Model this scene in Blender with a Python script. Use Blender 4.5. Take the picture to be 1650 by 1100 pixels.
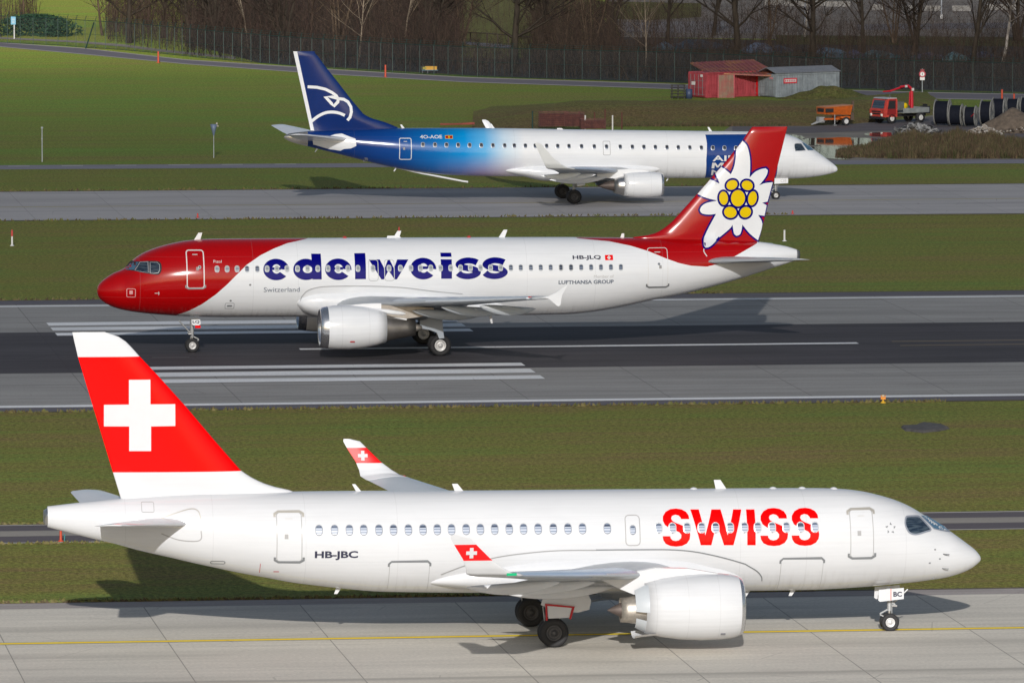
import bpy, bmesh, math, random
from mathutils import Vector, Matrix, noise
R=math.radians
scn=bpy.context.scene
for o in list(bpy.data.objects): bpy.data.objects.remove(o)
# ---------------------------------------------------------------- camera
CF,CH,CYH=12300.0,34.8,-485.0          # focal length in photo pixels, eye height, horizon row
CP=math.atan((550-CYH)/CF); CC,CS=math.cos(CP),math.sin(CP)
cd=bpy.data.cameras.new('camera'); cam=bpy.data.objects.new('camera',cd); scn.collection.objects.link(cam)
cam.location=(0,0,CH); cam.rotation_euler=(R(90)-CP,0,0)
cd.sensor_width=36; cd.lens=CF/1650*36; cd.clip_start=5; cd.clip_end=6000
scn.camera=cam
# ---------------------------------------------------------------- sky and sun (the sun stands behind the camera)
SUN_EL,SUN_AZ=19.7,180.5
w=bpy.data.worlds.new('World'); scn.world=w; w.use_nodes=True
nt=w.node_tree; nt.nodes.clear()
sky=nt.nodes.new('ShaderNodeTexSky'); sky.sky_type='NISHITA'; sky.sun_disc=False
sky.sun_elevation=R(SUN_EL); sky.sun_rotation=R(SUN_AZ); sky.air_density=1.0; sky.dust_density=1.5; sky.ozone_density=1.0
bg=nt.nodes.new('ShaderNodeBackground'); bg.inputs[1].default_value=0.07
wo=nt.nodes.new('ShaderNodeOutputWorld'); hs=nt.nodes.new('ShaderNodeHueSaturation'); hs.inputs['Saturation'].default_value=.85; nt.links.new(sky.outputs[0],hs.inputs['Color']); nt.links.new(hs.outputs[0],bg.inputs[0]); nt.links.new(bg.outputs[0],wo.inputs[0])
sd=bpy.data.lights.new('sun','SUN'); sd.energy=4.0; sd.angle=R(0.53); sd.color=(1.0,0.975,0.945)
so=bpy.data.objects.new('sun',sd); scn.collection.objects.link(so)
_a=R(SUN_AZ); _d=Vector((math.sin(_a)*math.cos(R(SUN_EL)),math.cos(_a)*math.cos(R(SUN_EL)),math.sin(R(SUN_EL))))  # towards the sun
so.rotation_euler=_d.to_track_quat('Z','Y').to_euler(); so.location=(0,-50,120)
scn.view_settings.view_transform='Standard'; scn.view_settings.look='None'; scn.view_settings.gamma=1
scn.view_settings.exposure=0.14
scn.render.engine='CYCLES'; scn.cycles.max_bounces=6; scn.cycles.transparent_max_bounces=24

def gp(px,py,z=0.0):
    "point of the photograph -> where that line of sight meets height z"
    x=(px-825)/CF; y=-(py-550)/CF
    d=(x, CC+y*CS, -CS+y*CC); t=(z-CH)/d[2]
    return d[0]*t,d[1]*t
TH=R(7.4); CU,SU=math.cos(TH),math.sin(TH)
def uv2w(u,v): return u*CU-v*SU, u*SU+v*CU
def w2uv(X,Y): return X*CU+Y*SU, -X*SU+Y*CU

# measured outlines of the three aircraft, in metres: (distance behind the nose, height above ground)
D = {
 'Atop': [(0.0,2.675),(0.012,2.745),(0.072,2.84),(0.179,2.97),(0.476,3.213),(0.82,3.469),(1.169,3.722),(1.662,4.021),(2.217,4.38),(2.74,4.691),(3.319,4.94),(3.91,5.12),(4.481,5.254),(5.207,5.353),(5.913,5.392),(6.619,5.409),(13.652,5.456),(17.851,5.475),(25.784,5.537),(29.062,5.512),(32.33,5.371),(33.846,5.237),(35.055,5.111)],
 'Abot': [(0,2.628),(0.035,2.558),(0.117,2.482),(0.407,2.285),(0.814,2.117),(1.392,1.967),(1.983,1.889),(2.55,1.824),(3.141,1.777),(4.297,1.684),(5.452,1.625),(6.606,1.59),(8.958,1.591),(13.648,1.615),(18.317,1.662),(22.317,1.755),(23.152,1.805),(23.732,1.867),(24.867,2.005),(26.001,2.165),(26.809,2.328),(27.929,2.548),(28.771,2.739),(29.608,2.931),(30.443,3.14),(31.12,3.3),(31.747,3.459),(32.624,3.714),(33.451,3.915),(34.425,4.178),(35.055,4.348)],
 'Aorg': (17.587,284.825),
 'Btop': [(0.0,3.399),(0.034,3.564),(0.184,3.772),(0.547,4.067),(0.91,4.286),(1.382,4.481),(1.782,4.826),(2.001,5.03),(2.364,5.276),(2.943,5.533),(3.525,5.717),(4.104,5.854),(4.832,5.977),(5.847,6.051),(6.712,6.06),(11.078,6.05),(24.183,5.984),(29.306,5.905),(32.28,5.827),(35.748,5.628),(36.562,5.503),(37.228,5.379),(37.841,5.189)],
 'Bbot': [(0.0,3.282),(0.032,3.099),(0.144,2.905),(0.398,2.687),(0.759,2.497),(1.263,2.329),(2.342,2.138),(3.803,1.993),(5.254,1.905),(6.699,1.867),(14.781,1.816),(22.703,1.797),(25.026,1.816),(26.544,1.928),(28.231,2.189),(29.885,2.531),(31.319,2.785),(32.749,3.116),(34.655,3.631),(36.078,4.071),(37.332,4.455),(37.841,4.635)],
 'Borg': (-22.147,406.157),
 'Ctop': [(0.0,2.061),(0.036,2.204),(0.186,2.358),(0.521,2.621),(0.97,2.954),(1.587,3.401),(1.979,3.708),(2.427,3.998),(2.762,4.208),(3.21,4.407),(3.658,4.549),(4.369,4.663),(5.246,4.721),(8.312,4.778),(13.165,4.874),(17.919,4.96),(26.613,5.14),(30.916,5.158),(33.27,5.093),(36.972,4.999),(38.142,4.892),(38.686,4.788),(38.837,4.639)],
 'Cbot': [(0.0,2.009),(0.044,1.922),(0.294,1.816),(0.685,1.71),(1.523,1.569),(2.309,1.484),(3.438,1.433),(4.447,1.424),(9.399,1.52),(11.98,1.549),(19.659,1.689),(25.59,1.81),(27.483,1.882),(28.74,2.021),(30.92,2.366),(32.378,2.688),(33.719,3.038),(35.533,3.513),(37.156,3.93),(38.415,4.292),(38.777,4.488),(38.837,4.574)],
 'Corg': (22.731,532.404),
 'Afin_te': [(34.083,11.541),(33.879,10.636),(32.606,6.354),(32.317,5.387)],
 'Afin_le': [(32.877,11.52),(32.499,11.438),(32.167,11.244),(31.877,10.949),(31.584,10.612),(30.978,9.973),(29.879,8.74),(28.848,7.505),(27.837,6.334),(27.377,6.032),(26.789,5.77),(25.784,5.537)],
 'Afin_red': [(33.866,10.637),(31.584,10.612),(32.578,6.343),(27.837,6.334)],
 'Avent': [(28.798,3.024)],
 'Across': [(32.927,8.852),(32.009,8.857),(32.006,9.772),(31.214,9.768),(31.217,8.861),(30.299,8.855),(30.302,8.049),(31.198,8.042),(31.201,7.128),(32.005,7.131),(32.001,8.047),(32.93,8.052)],
 'S1': [(11.297,4.477),(11.31,4.605),(11.392,4.732),(11.551,4.818),(11.751,4.851),(11.974,4.832),(12.164,4.742),(12.281,4.586),(12.293,4.436),(12.225,4.281),(12.062,4.165),(11.845,4.081),(11.695,4.007),(11.62,3.913),(11.633,3.798),(11.719,3.716),(11.838,3.691),(11.956,3.719),(12.023,3.793),(12.038,3.87),(12.326,3.874),(12.301,3.724),(12.211,3.589),(12.042,3.509),(11.822,3.482),(11.601,3.503),(11.415,3.594),(11.312,3.743),(11.285,3.909),(11.32,4.073),(11.434,4.189),(11.632,4.279),(11.831,4.356),(11.944,4.432),(11.972,4.518),(11.931,4.597),(11.809,4.637),(11.692,4.61),(11.621,4.536),(11.602,4.481)],
 'S2': [(7.621,4.448),(7.633,4.575),(7.715,4.703),(7.874,4.789),(8.074,4.823),(8.298,4.804),(8.489,4.713),(8.608,4.557),(8.621,4.407),(8.553,4.251),(8.389,4.135),(8.172,4.05),(8.022,3.976),(7.947,3.883),(7.96,3.767),(8.046,3.684),(8.165,3.659),(8.284,3.688),(8.351,3.762),(8.366,3.839),(8.655,3.843),(8.63,3.693),(8.539,3.557),(8.369,3.477),(8.148,3.45),(7.927,3.471),(7.741,3.563),(7.638,3.712),(7.61,3.878),(7.646,4.043),(7.759,4.159),(7.958,4.249),(8.157,4.327),(8.271,4.402),(8.298,4.489),(8.257,4.568),(8.134,4.607),(8.017,4.58),(7.946,4.506),(7.927,4.452)],
 'S3': [(6.444,4.438),(6.456,4.566),(6.537,4.693),(6.697,4.78),(6.896,4.813),(7.121,4.795),(7.313,4.704),(7.432,4.547),(7.445,4.398),(7.378,4.242),(7.214,4.126),(6.997,4.041),(6.846,3.966),(6.771,3.873),(6.784,3.757),(6.87,3.675),(6.989,3.65),(7.108,3.678),(7.175,3.752),(7.191,3.829),(7.48,3.833),(7.455,3.683),(7.364,3.547),(7.194,3.467),(6.973,3.441),(6.752,3.461),(6.565,3.553),(6.462,3.702),(6.434,3.868),(6.469,4.034),(6.583,4.15),(6.782,4.24),(6.981,4.317),(7.095,4.393),(7.122,4.48),(7.08,4.559),(6.957,4.598),(6.841,4.571),(6.769,4.497),(6.75,4.443)],
 'Wg': [(11.229,4.814),(10.907,4.809),(10.723,3.884),(10.433,4.803),(10.087,4.799),(9.886,3.873),(9.618,4.793),(9.306,4.788),(9.669,3.502),(10.025,3.507),(10.284,4.319),(10.5,3.514),(10.897,3.52)],
 'Ig': [(9.135,4.786),(8.812,4.782),(8.836,3.49),(9.151,3.495)],
 'Sthick': (0.3,0.27),
 'Awin': [(25.119,4.253),(24.547,4.251),(23.997,4.25),(23.469,4.248),(22.906,4.245),(22.364,4.24),(21.81,4.236),(21.267,4.232),(20.736,4.228),(20.204,4.223),(19.661,4.219),(19.129,4.215),(18.597,4.211),(18.053,4.207),(17.52,4.203),(16.975,4.199),(16.408,4.194),(15.862,4.19),(15.317,4.186),(14.388,4.179)],
 'Awin2': [(12.458,4.168),(11.946,4.164),(11.399,4.16),(10.852,4.156),(10.327,4.152),(9.779,4.148),(9.242,4.144),(8.741,4.14),(8.203,4.136),(7.666,4.132),(7.128,4.128),(6.59,4.124)],
 'Aexit': [(13.706,4.643),(13.17,3.548)],
 'Adoor1': [(5.247,4.713),(4.377,2.965)],
 'Adoor2': [(26.666,4.901),(25.752,3.094)],
 'Acargo1': [(7.853,2.953),(6.265,1.715)],
 'Acargo2': [(22.504,3.049),(21.021,1.938)],
 'Acw1': [(3.052,4.349),(2.958,4.405),(2.57,4.383),(2.422,4.321),(2.235,4.119),(2.065,3.891),(2.288,3.829),(2.706,3.758),(2.956,3.836),(3.068,4.019),(3.099,4.18)],
 'Acw2': [(2.373,4.379),(2.094,4.324),(1.749,4.125),(1.405,3.906),(1.203,3.736),(1.653,3.828),(1.921,3.908),(2.066,4.058)],
 'Areg': [(25.275,3.141),(23.685,3.487)],
 'Aline': [(14.831,3.407),(13.344,3.396),(12.058,3.377),(11.176,3.293),(10.426,3.138),(9.809,2.973),(9.222,2.79),(9.072,2.699),(8.749,2.497),(8.555,2.275),(8.51,2.086),(8.604,1.952),(8.762,1.895)],
 'Aline2': [(14.831,3.398),(16.223,3.406),(17.381,3.329),(18.536,3.182),(19.682,2.889),(20.585,2.535),(21.016,2.21),(21.087,2.051)],
 'Bfin_le': [(35.391,11.812),(35.179,11.583),(34.827,11.061),(33.98,10.017),(33.134,9.079),(32.358,8.21),(31.723,7.515),(31.018,6.751),(30.595,6.405),(30.171,6.164),(29.607,6.015),(28.901,5.951)],
 'Bfin_te': [(37.303,11.827),(35.762,5.657)],
 'Bfl': [(34.822,11.11),(35.07,10.828),(35.213,10.303),(35.25,9.742),(35.216,9.099),(35.498,9.39),(35.816,9.542),(36.099,9.596),(36.227,9.49),(36.171,9.245),(35.995,8.966),(35.748,8.674),(36.066,8.791),(36.505,8.836),(36.225,7.795),(35.928,7.734),(36.176,7.592),(36.057,7.025),(35.703,7.077),(35.945,6.571),(35.707,5.71),(35.259,6.065),(34.833,6.573),(34.785,6.245),(34.693,6.035),(34.516,5.967),(34.375,6.108),(34.289,6.564),(34.091,6.321),(33.456,5.801),(32.961,5.455),(32.714,5.402),(32.643,5.528),(32.713,5.843),(32.959,6.401),(33.382,7.168),(32.958,7.136),(32.604,7.209),(32.498,7.385),(32.603,7.594),(32.886,7.767),(33.451,7.888),(32.885,8.026),(32.326,8.262),(32.925,9.005),(33.166,8.989),(33.576,8.79),(33.483,9.057),(33.327,9.408),(33.616,9.727),(33.942,9.508),(34.19,9.296),(34.366,9.679),(34.47,10.238),(34.505,10.728),(34.659,11.027)],
 'Bdisc': [((34.582,7.998),0.415,0.471,0),((34.248,8.722),0.346,0.291,25),((35.09,8.687),0.346,0.291,-20),((33.79,8.011),0.277,0.395,5),((35.382,7.984),0.277,0.415,-10),((34.16,7.245),0.381,0.332,-15),((35.002,7.238),0.346,0.318,25)],
 'Bnose': [(11.038,6.0),(10.122,5.846),(9.358,5.591),(8.602,5.256),(7.851,4.779),(7.256,4.215),(6.747,3.714),(6.18,3.206),(5.481,2.684),(4.792,2.291),(4.22,2.055)],
 'Btail': [(25.838,5.929),(27.498,5.781),(28.593,5.559),(29.511,5.282),(30.532,4.86),(31.194,4.62),(31.867,4.466),(32.743,4.402),(33.524,4.577),(34.309,4.932),(35.015,5.286),(35.663,5.595)],
 'ed_e': [[(8.73,4.53),(10.114,4.516),(9.447,5.08),(9.413,3.954)],[(12.036,4.51),(13.455,4.496),(12.771,5.061),(12.737,3.934)],[(16.61,4.502),(18.009,4.489),(17.338,5.058),(17.3,3.921)]],
 'ed_dbowl': [(10.332,4.518),(11.709,4.505),(11.069,5.065),(11.036,3.95)],
 'ed_dcnt': [(10.843,4.521),(11.359,4.516),(11.112,4.707),(11.1,4.321)],
 'ed_dstem': [(11.33,5.319),(11.846,5.315),(11.85,3.974),(11.35,3.979)],
 'ed_l': [(13.643,5.321),(14.238,5.324),(14.221,3.971),(13.636,3.969)],
 'ed_w': [(14.396,4.997),(14.996,4.991),(15.223,4.505),(15.43,4.994),(15.52,4.993),(15.724,4.533),(15.929,4.983),(16.53,4.977),(15.881,3.94),(15.757,3.941),(15.437,4.405),(15.181,3.947),(15.047,3.948)],
 'ed_i': [[(18.275,5.306),(18.862,5.301),(18.863,5.09),(18.272,5.095)],[(18.263,4.968),(18.862,4.962),(18.842,3.946),(18.263,3.952)]],
 'ed_s': [[(20.221,4.778),(20.031,4.858),(19.709,4.896),(19.422,4.833),(19.26,4.686),(19.409,4.558),(19.73,4.484),(20.052,4.414),(20.19,4.266),(20.025,4.123),(19.68,4.063),(19.357,4.122),(19.177,4.251)],[(21.673,4.773),(21.482,4.852),(21.16,4.891),(20.872,4.827),(20.711,4.68),(20.859,4.552),(21.181,4.478),(21.503,4.408),(21.641,4.26),(21.476,4.117),(21.131,4.057),(20.807,4.116),(20.627,4.245)]],
 'Bwin': [(6.262,4.574),(6.799,4.571),(7.33,4.569),(7.86,4.566),(8.408,4.563),(8.932,4.561),(9.455,4.558),(9.999,4.555),(10.562,4.552),(11.094,4.55),(11.65,4.547),(12.194,4.544),(12.718,4.541),(13.263,4.538),(13.8,4.536),(16.079,4.524),(16.639,4.521),(17.152,4.519),(17.713,4.516),(18.236,4.513),(18.787,4.51),(19.311,4.508),(19.843,4.505),(20.386,4.502),(20.929,4.499),(21.472,4.497),(22.025,4.494),(22.559,4.491),(23.102,4.488),(23.636,4.486),(24.171,4.483),(24.715,4.48),(25.269,4.477),(24.731,4.48),(25.27,4.477),(25.82,4.474),(26.362,4.469),(26.896,4.464),(27.441,4.459),(27.987,4.453)],
 'Bexit': [[(14.379,4.981),(14.881,3.867)],[(15.228,4.973),(15.747,3.875)]],
 'Bexitwin': [(14.601,4.527),(15.467,4.526)],
 'Bdoor1': [(4.663,5.547),(5.566,3.575)],
 'Bdoor2': [(29.497,5.43),(30.575,3.357)],
 'Bcwall': [(1.798,4.91),(2.103,4.939),(2.66,4.989),(3.148,4.984),(3.305,4.866),(3.332,4.582),(3.2,4.314),(2.951,4.292),(2.623,4.337),(2.218,4.402),(1.903,4.457),(1.523,4.468),(1.416,4.468),(1.607,4.692)],
 'Bcw': [[(1.848,4.879),(2.177,4.922),(1.907,4.509),(1.491,4.493)],[(2.235,4.918),(2.637,4.949),(2.625,4.391),(2.3,4.425),(1.944,4.491)],[(2.744,4.928),(3.123,4.924),(3.227,4.805),(3.228,4.541),(3.14,4.384),(2.912,4.353),(2.715,4.371)]],
 'Bhatch': [(1.502,3.521),(1.945,3.075)],
 'Breg': [(25.389,4.847),(26.928,5.101)],
 'Bflag': [(27.149,5.104),(27.585,4.835)],
 'Bsw': [(8.753,3.323),(10.674,3.574)],
 'Bluf': [(24.591,3.587),(27.596,3.797)],
 'Bmem': [(26.508,3.898),(27.595,4.065)],
 'Bpiz': [(6.082,4.898),(6.52,5.038)],
 'Bline': [(10.847,2.269),(10.733,2.84),(10.851,3.149),(11.143,3.418),(11.738,3.58),(12.735,3.621),(14.566,3.602),(16.235,3.502),(17.909,3.282),(19.418,3.13)],
 'Cfin_te': [(38.176,10.511),(36.971,5.034)],
 'Cfin_le': [(36.689,10.386),(36.463,10.187),(35.969,9.493),(35.069,8.364),(34.168,7.19),(33.266,6.123),(32.724,5.849),(32.001,5.646),(31.458,5.444),(30.87,5.188)],
 'Ceagle': [[(37.183,8.065),(36.534,8.024),(35.948,7.886),(35.497,7.658),(35.2,7.432),(35.074,7.206),(35.093,7.009),(35.364,6.732),(35.526,6.886),(35.949,7.356),(35.498,7.353),(35.047,7.233),(34.686,7.186),(34.388,7.004),(34.19,6.661),(34.155,6.301),(34.255,5.942),(34.436,5.728)],[(36.927,5.665),(36.448,6.03),(35.951,6.26),(35.455,6.31),(35.004,6.235),(34.616,6.071)]],
 'Cwin': [(29.306,4.067),(28.472,4.054),(27.672,4.042),(26.865,4.028),(26.065,4.014),(25.248,3.999),(24.442,3.984),(23.623,3.969),(22.947,3.957),(22.175,3.942),(21.49,3.93),(20.691,3.915),(19.913,3.9),(19.127,3.886),(18.245,3.87),(17.354,3.853),(16.497,3.837),(15.536,3.82),(14.687,3.804),(13.878,3.79),(13.072,3.775),(12.257,3.76),(11.463,3.745),(10.652,3.73),(9.84,3.715),(9.024,3.7),(8.207,3.685),(7.395,3.67),(6.565,3.655)],
 'Cdoor2': [(30.917,4.511),(30.112,3.051)],
 'Cexit': [(16.726,4.21),(16.239,3.264)],
 'Creg': [(29.478,4.48),(27.947,4.718)],
 'Cflag': [(27.734,4.692),(27.203,4.467)],
 'Cband': [(9.457,4.593),(9.427,4.019),(9.498,2.865),(9.428,1.532),(5.264,4.558)],
 'Ctext': [(9.059,2.774),(9.093,2.265),(9.067,1.761),(8.346,3.16)],
 'Ccw1': [(3.202,3.898),(2.783,3.926),(2.656,3.868),(2.444,3.518),(2.513,3.457),(3.111,3.432),(3.197,3.461)],
 'Ccw2': [(2.578,3.95),(2.354,3.929),(1.752,3.477),(2.11,3.451),(2.262,3.484)],
 'Cstabf': [(36.037,4.582),(35.309,4.798),(34.857,4.839),(34.424,4.666),(33.942,4.49),(33.888,4.0),(34.258,3.818),(34.742,3.77),(34.955,3.648),(35.754,3.763),(36.833,4.084),(36.886,4.359)],
 'Cmetal': [(37.105,4.938),(37.432,3.941)],
}
def pchip(xs,ys):
    n=len(xs); h=[xs[i+1]-xs[i] for i in range(n-1)]; d=[(ys[i+1]-ys[i])/h[i] for i in range(n-1)]
    m=[d[0]]+[0 if d[i-1]*d[i]<=0 else 2*d[i-1]*d[i]/(d[i-1]+d[i]) for i in range(1,n-1)]+[d[-1]]
    def f(x):
        x=min(max(x,xs[0]),xs[-1]); i=0
        while i<n-2 and x>xs[i+1]: i+=1
        t=(x-xs[i])/h[i]; a=t*t*(3-2*t)
        return ys[i]*(1-a)+ys[i+1]*a+h[i]*(t*(1-t)**2*m[i]-t*t*(1-t)*m[i+1])
    return f
class Fus:
    """fuselage skin: s = metres behind the nose, z = height above ground, half width from an ellipse"""
    def __init__(o,top,bot,W,Hh,side):
        o.L=top[-1][0]
        q=lambda t:[math.sqrt(p[0]) for p in t]
        o.ft=pchip(q(top),[p[1] for p in top]); o.fb=pchip(q(bot),[p[1] for p in bot])
        o.W=W; o.Hh=Hh; o.side=side
    def sec(o,s):
        r=math.sqrt(max(s,0)); t,b=o.ft(r),o.fb(r); hh=max((t-b)/2,.002)
        k=min(hh/o.Hh,1)
        w=o.W*(k**.9 if s<o.L*.4 else k**1.08)
        return (t+b)/2,hh,w
    def y(o,s,z):
        zc,hh,w=o.sec(s); e=1-((z-zc)/hh)**2
        return w*math.sqrt(max(e,.0))
# ---------------------------------------------------------------- helpers
COL=scn.collection
def tag(o,label=None,cat=None,group=None,kind=None):
    if label: o['label']=label
    if cat: o['category']=cat
    if group: o['group']=group
    if kind: o['kind']=kind
    return o
def empty(name,loc=(0,0,0),rz=0,**k):
    o=bpy.data.objects.new(name,None); COL.objects.link(o); o.empty_display_size=.5
    o.location=loc; o.rotation_euler=(0,0,rz); return tag(o,**k)
def copy_tree(o,parent=None):
    c=o.copy(); COL.objects.link(c); c.parent=parent
    for ch in o.children: copy_tree(ch,c)
    return c
class MB:
    def __init__(s): s.v=[]; s.f=[]; s.m=[]; s.sm=[]
    def add(s,vs,fs,m=0,sm=False):
        b=len(s.v); s.v+= [tuple(v) for v in vs]
        for f in fs: s.f.append([i+b for i in f]); s.m.append(m); s.sm.append(sm)
    def box(s,c,d,m=0,rz=0,ry=0,rx=0):
        M=Matrix.Rotation(rz,3,'Z')@Matrix.Rotation(ry,3,'Y')@Matrix.Rotation(rx,3,'X')
        vs=[Vector(c)+M@Vector((x*d[0]/2,y*d[1]/2,z*d[2]/2)) for x in(-1,1) for y in(-1,1) for z in(-1,1)]
        s.add(vs,[(0,1,3,2),(4,6,7,5),(0,4,5,1),(2,3,7,6),(0,2,6,4),(1,5,7,3)],m)
    def tube(s,path,rad,n=8,m=0,cap=True,sm=True):
        P=[Vector(p) for p in path]; 
        if not hasattr(rad,'__len__'): rad=[rad]*len(P)
        vs=[]
        for i,p in enumerate(P):
            d=(P[min(i+1,len(P)-1)]-P[max(i-1,0)])
            d=d.normalized() if d.length>1e-9 else Vector((0,0,1))
            a=d.cross(Vector((0,0,1)) if abs(d.z)<.9 else Vector((1,0,0))).normalized(); b=d.cross(a)
            for k in range(n):
                t=2*math.pi*k/n; vs.append(p+rad[i]*(a*math.cos(t)+b*math.sin(t)))
        fs=[(i*n+k,i*n+(k+1)%n,(i+1)*n+(k+1)%n,(i+1)*n+k) for i in range(len(P)-1) for k in range(n)]
        s.add(vs,fs,m,sm)
        if cap: s.add(vs[:n],[list(range(n))[::-1]],m); s.add(vs[-n:],[list(range(n))],m)
    def lathe(s,prof,o=(0,0,0),axis='x',n=32,m=0,sm=True,sy=1.0,sz=1.0):
        "prof: (distance along the axis, radius)"
        vs=[]
        for a,r in prof:
            for k in range(n):
                t=2*math.pi*k/n; c,q=r*math.cos(t)*sy,r*math.sin(t)*sz
                vs.append({'x':(o[0]+a,o[1]+c,o[2]+q),'y':(o[0]+c,o[1]+a,o[2]+q),'z':(o[0]+c,o[1]+q,o[2]+a)}[axis])
        s.add(vs,[(i*n+k,i*n+(k+1)%n,(i+1)*n+(k+1)%n,(i+1)*n+k) for i in range(len(prof)-1) for k in range(n)],m,sm)
    def rings(s,rs,m=0,sm=True,cap=True,close=True):
        n=len(rs[0]); vs=[p for r in rs for p in r]
        K=n if close else n-1
        s.add(vs,[(i*n+k,i*n+(k+1)%n,(i+1)*n+(k+1)%n,(i+1)*n+k) for i in range(len(rs)-1) for k in range(K)],m,sm)
        if cap: s.add(rs[0],[list(range(n))[::-1]],m); s.add(rs[-1],[list(range(n))],m)
    def prism(s,pts,y0,y1,m=0):
        "polygon in (x,z) swept along y"
        n=len(pts); vs=[(x,y0,z) for x,z in pts]+[(x,y1,z) for x,z in pts]
        s.add(vs,[list(range(n))[::-1],list(range(n,2*n))]+[(k,(k+1)%n,n+(k+1)%n,n+k) for k in range(n)],m)
    def build(s,name,mats,parent=None,**k):
        me=bpy.data.meshes.new(name); me.from_pydata(s.v,[],s.f)
        if not isinstance(mats,(list,tuple)): mats=[mats]
        for a in mats: me.materials.append(a)
        me.polygons.foreach_set('material_index',s.m); me.polygons.foreach_set('use_smooth',s.sm); me.update()
        o=bpy.data.objects.new(name,me); COL.objects.link(o); o.parent=parent
        return tag(o,**k)
# ---------------------------------------------------------------- materials
def newmat(name):
    m=bpy.data.materials.new(name); m.use_nodes=True; t=m.node_tree; b=t.nodes['Principled BSDF']
    return m,t,b
def nn(t,ty,**k):
    n=t.nodes.new(ty)
    for a,v in k.items():
        if a.startswith('i_'):
            key=a[2:]; n.inputs[int(key) if key.isdigit() else key].default_value=v
        else: setattr(n,a,v)
    return n
def c4(c): return (c[0],c[1],c[2],1)
def math_(t,op,a,b=None):
    n=nn(t,'ShaderNodeMath',operation=op)
    for i,x in enumerate((a,b)):
        if x is None: continue
        if isinstance(x,(int,float)): n.inputs[i].default_value=x
        else: t.links.new(x,n.inputs[i])
    return n.outputs[0]
def mix(t,f,a,b,bt='MIX'):
    n=nn(t,'ShaderNodeMix',data_type='RGBA',blend_type=bt)
    for i,x in ((0,f),(6,a),(7,b)):
        if isinstance(x,(int,float)): n.inputs[i].default_value=x
        elif isinstance(x,tuple): n.inputs[i].default_value=c4(x)
        else: t.links.new(x,n.inputs[i])
    return n.outputs[2]
def ocoord(t,scale=(1,1,1),out='Object'):
    tc=nn(t,'ShaderNodeTexCoord'); mp=nn(t,'ShaderNodeMapping'); mp.inputs['Scale'].default_value=scale
    t.links.new(tc.outputs[out],mp.inputs[0]); return mp.outputs[0]
def noise_(t,vec,scale,detail=4,rough=.6):
    n=nn(t,'ShaderNodeTexNoise'); n.inputs['Scale'].default_value=scale; n.inputs['Detail'].default_value=detail; n.inputs['Roughness'].default_value=rough
    t.links.new(vec,n.inputs['Vector']); return n.outputs[0]
def ramp(t,x,stops):
    r=nn(t,'ShaderNodeValToRGB'); e=r.color_ramp.elements
    while len(e)<len(stops): e.new(.5)
    for i,(p,c) in enumerate(stops): e[i].position=p; e[i].color=c4(c) if isinstance(c,tuple) else (c,c,c,1)
    t.links.new(x,r.inputs[0]); return r.outputs[0]
def simple(name,col,rough=.5,metal=0,coat=0,var=.08,vs=1.5,spec=.5,bump=0):
    m,t,b=newmat(name)
    v=ocoord(t); n=noise_(t,v,vs,5,.65)
    f=ramp(t,n,[(.3,1-var),(.7,1+var*.5)])
    t.links.new(mix(t,1.0,tuple(col),f,'MULTIPLY'),b.inputs['Base Color'])
    b.inputs['Roughness'].default_value=rough; b.inputs['Metallic'].default_value=metal; b.inputs['Coat Weight'].default_value=coat; b.inputs['Coat Roughness'].default_value=.12
    b.inputs['Specular IOR Level'].default_value=spec
    if bump:
        bp=nn(t,'ShaderNodeBump'); bp.inputs['Strength'].default_value=bump; t.links.new(n,bp.inputs['Height']); t.links.new(bp.outputs[0],b.inputs['Normal'])
    return m
WHITE=(.55,.56,.58)
M={}
def paint(name,col,rough=.17,coat=0,var=.05): M[name]=simple(name,col,rough,0,coat,var,.8,.42); return M[name]
paint('white_paint',WHITE); paint('red_paint',(.40,.003,.007)); paint('swiss_red',(.85,.0,.0)); M['swiss_red'].node_tree.nodes['Principled BSDF'].inputs['Specular IOR Level'].default_value=.2; paint('navy_paint',(.0,.0,.17)); M['navy_paint'].node_tree.nodes['Principled BSDF'].inputs['Specular IOR Level'].default_value=.2; paint('blue_paint',(.006,.045,.24))
paint('yellow_paint',(.78,.55,.0)); paint('wing_grey',(.42,.45,.48),.35,0); paint('slat_grey',(.38,.47,.62),.22,0); paint('door_grey',(.36,.40,.45))
M['line_grey']=simple('line_grey',(.16,.17,.18),.6); M['line_light']=simple('line_light',(.30,.30,.30),.6); M['line_beige']=simple('line_beige',(.42,.40,.36),.5,.4)
M['line_white']=simple('line_white',(.72,.72,.72),.4,0,.3); M['text_dark']=simple('text_dark',(.02,.022,.05),.4,0,.3); M['text_grey']=simple('text_grey',(.10,.13,.18),.4,0,.3); M['text_light']=simple('text_light',(.5,.5,.5),.4)
M['steel']=simple('steel',(.62,.61,.60),.28,.95); M['lip']=simple('lip',(.72,.73,.75),.22,.9); M['core_metal']=simple('core_metal',(.30,.28,.26),.38,.85,var=.25); M['brown_metal']=simple('brown_metal',(.26,.15,.11),.5,.6,var=.3)
M['titan']=simple('titan',(.50,.46,.41),.48,.8,var=.3,vs=4)
M['rubber']=simple('rubber',(.018,.018,.02),.75); M['rim']=simple('rim',(.55,.55,.55),.4,.3); M['rim_dark']=simple('rim_dark',(.06,.06,.065),.5,.4)
M['strut']=simple('strut',(.38,.39,.40),.4,.3,var=.3,vs=8); M['dark']=simple('dark',(.015,.015,.018),.7)
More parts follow.
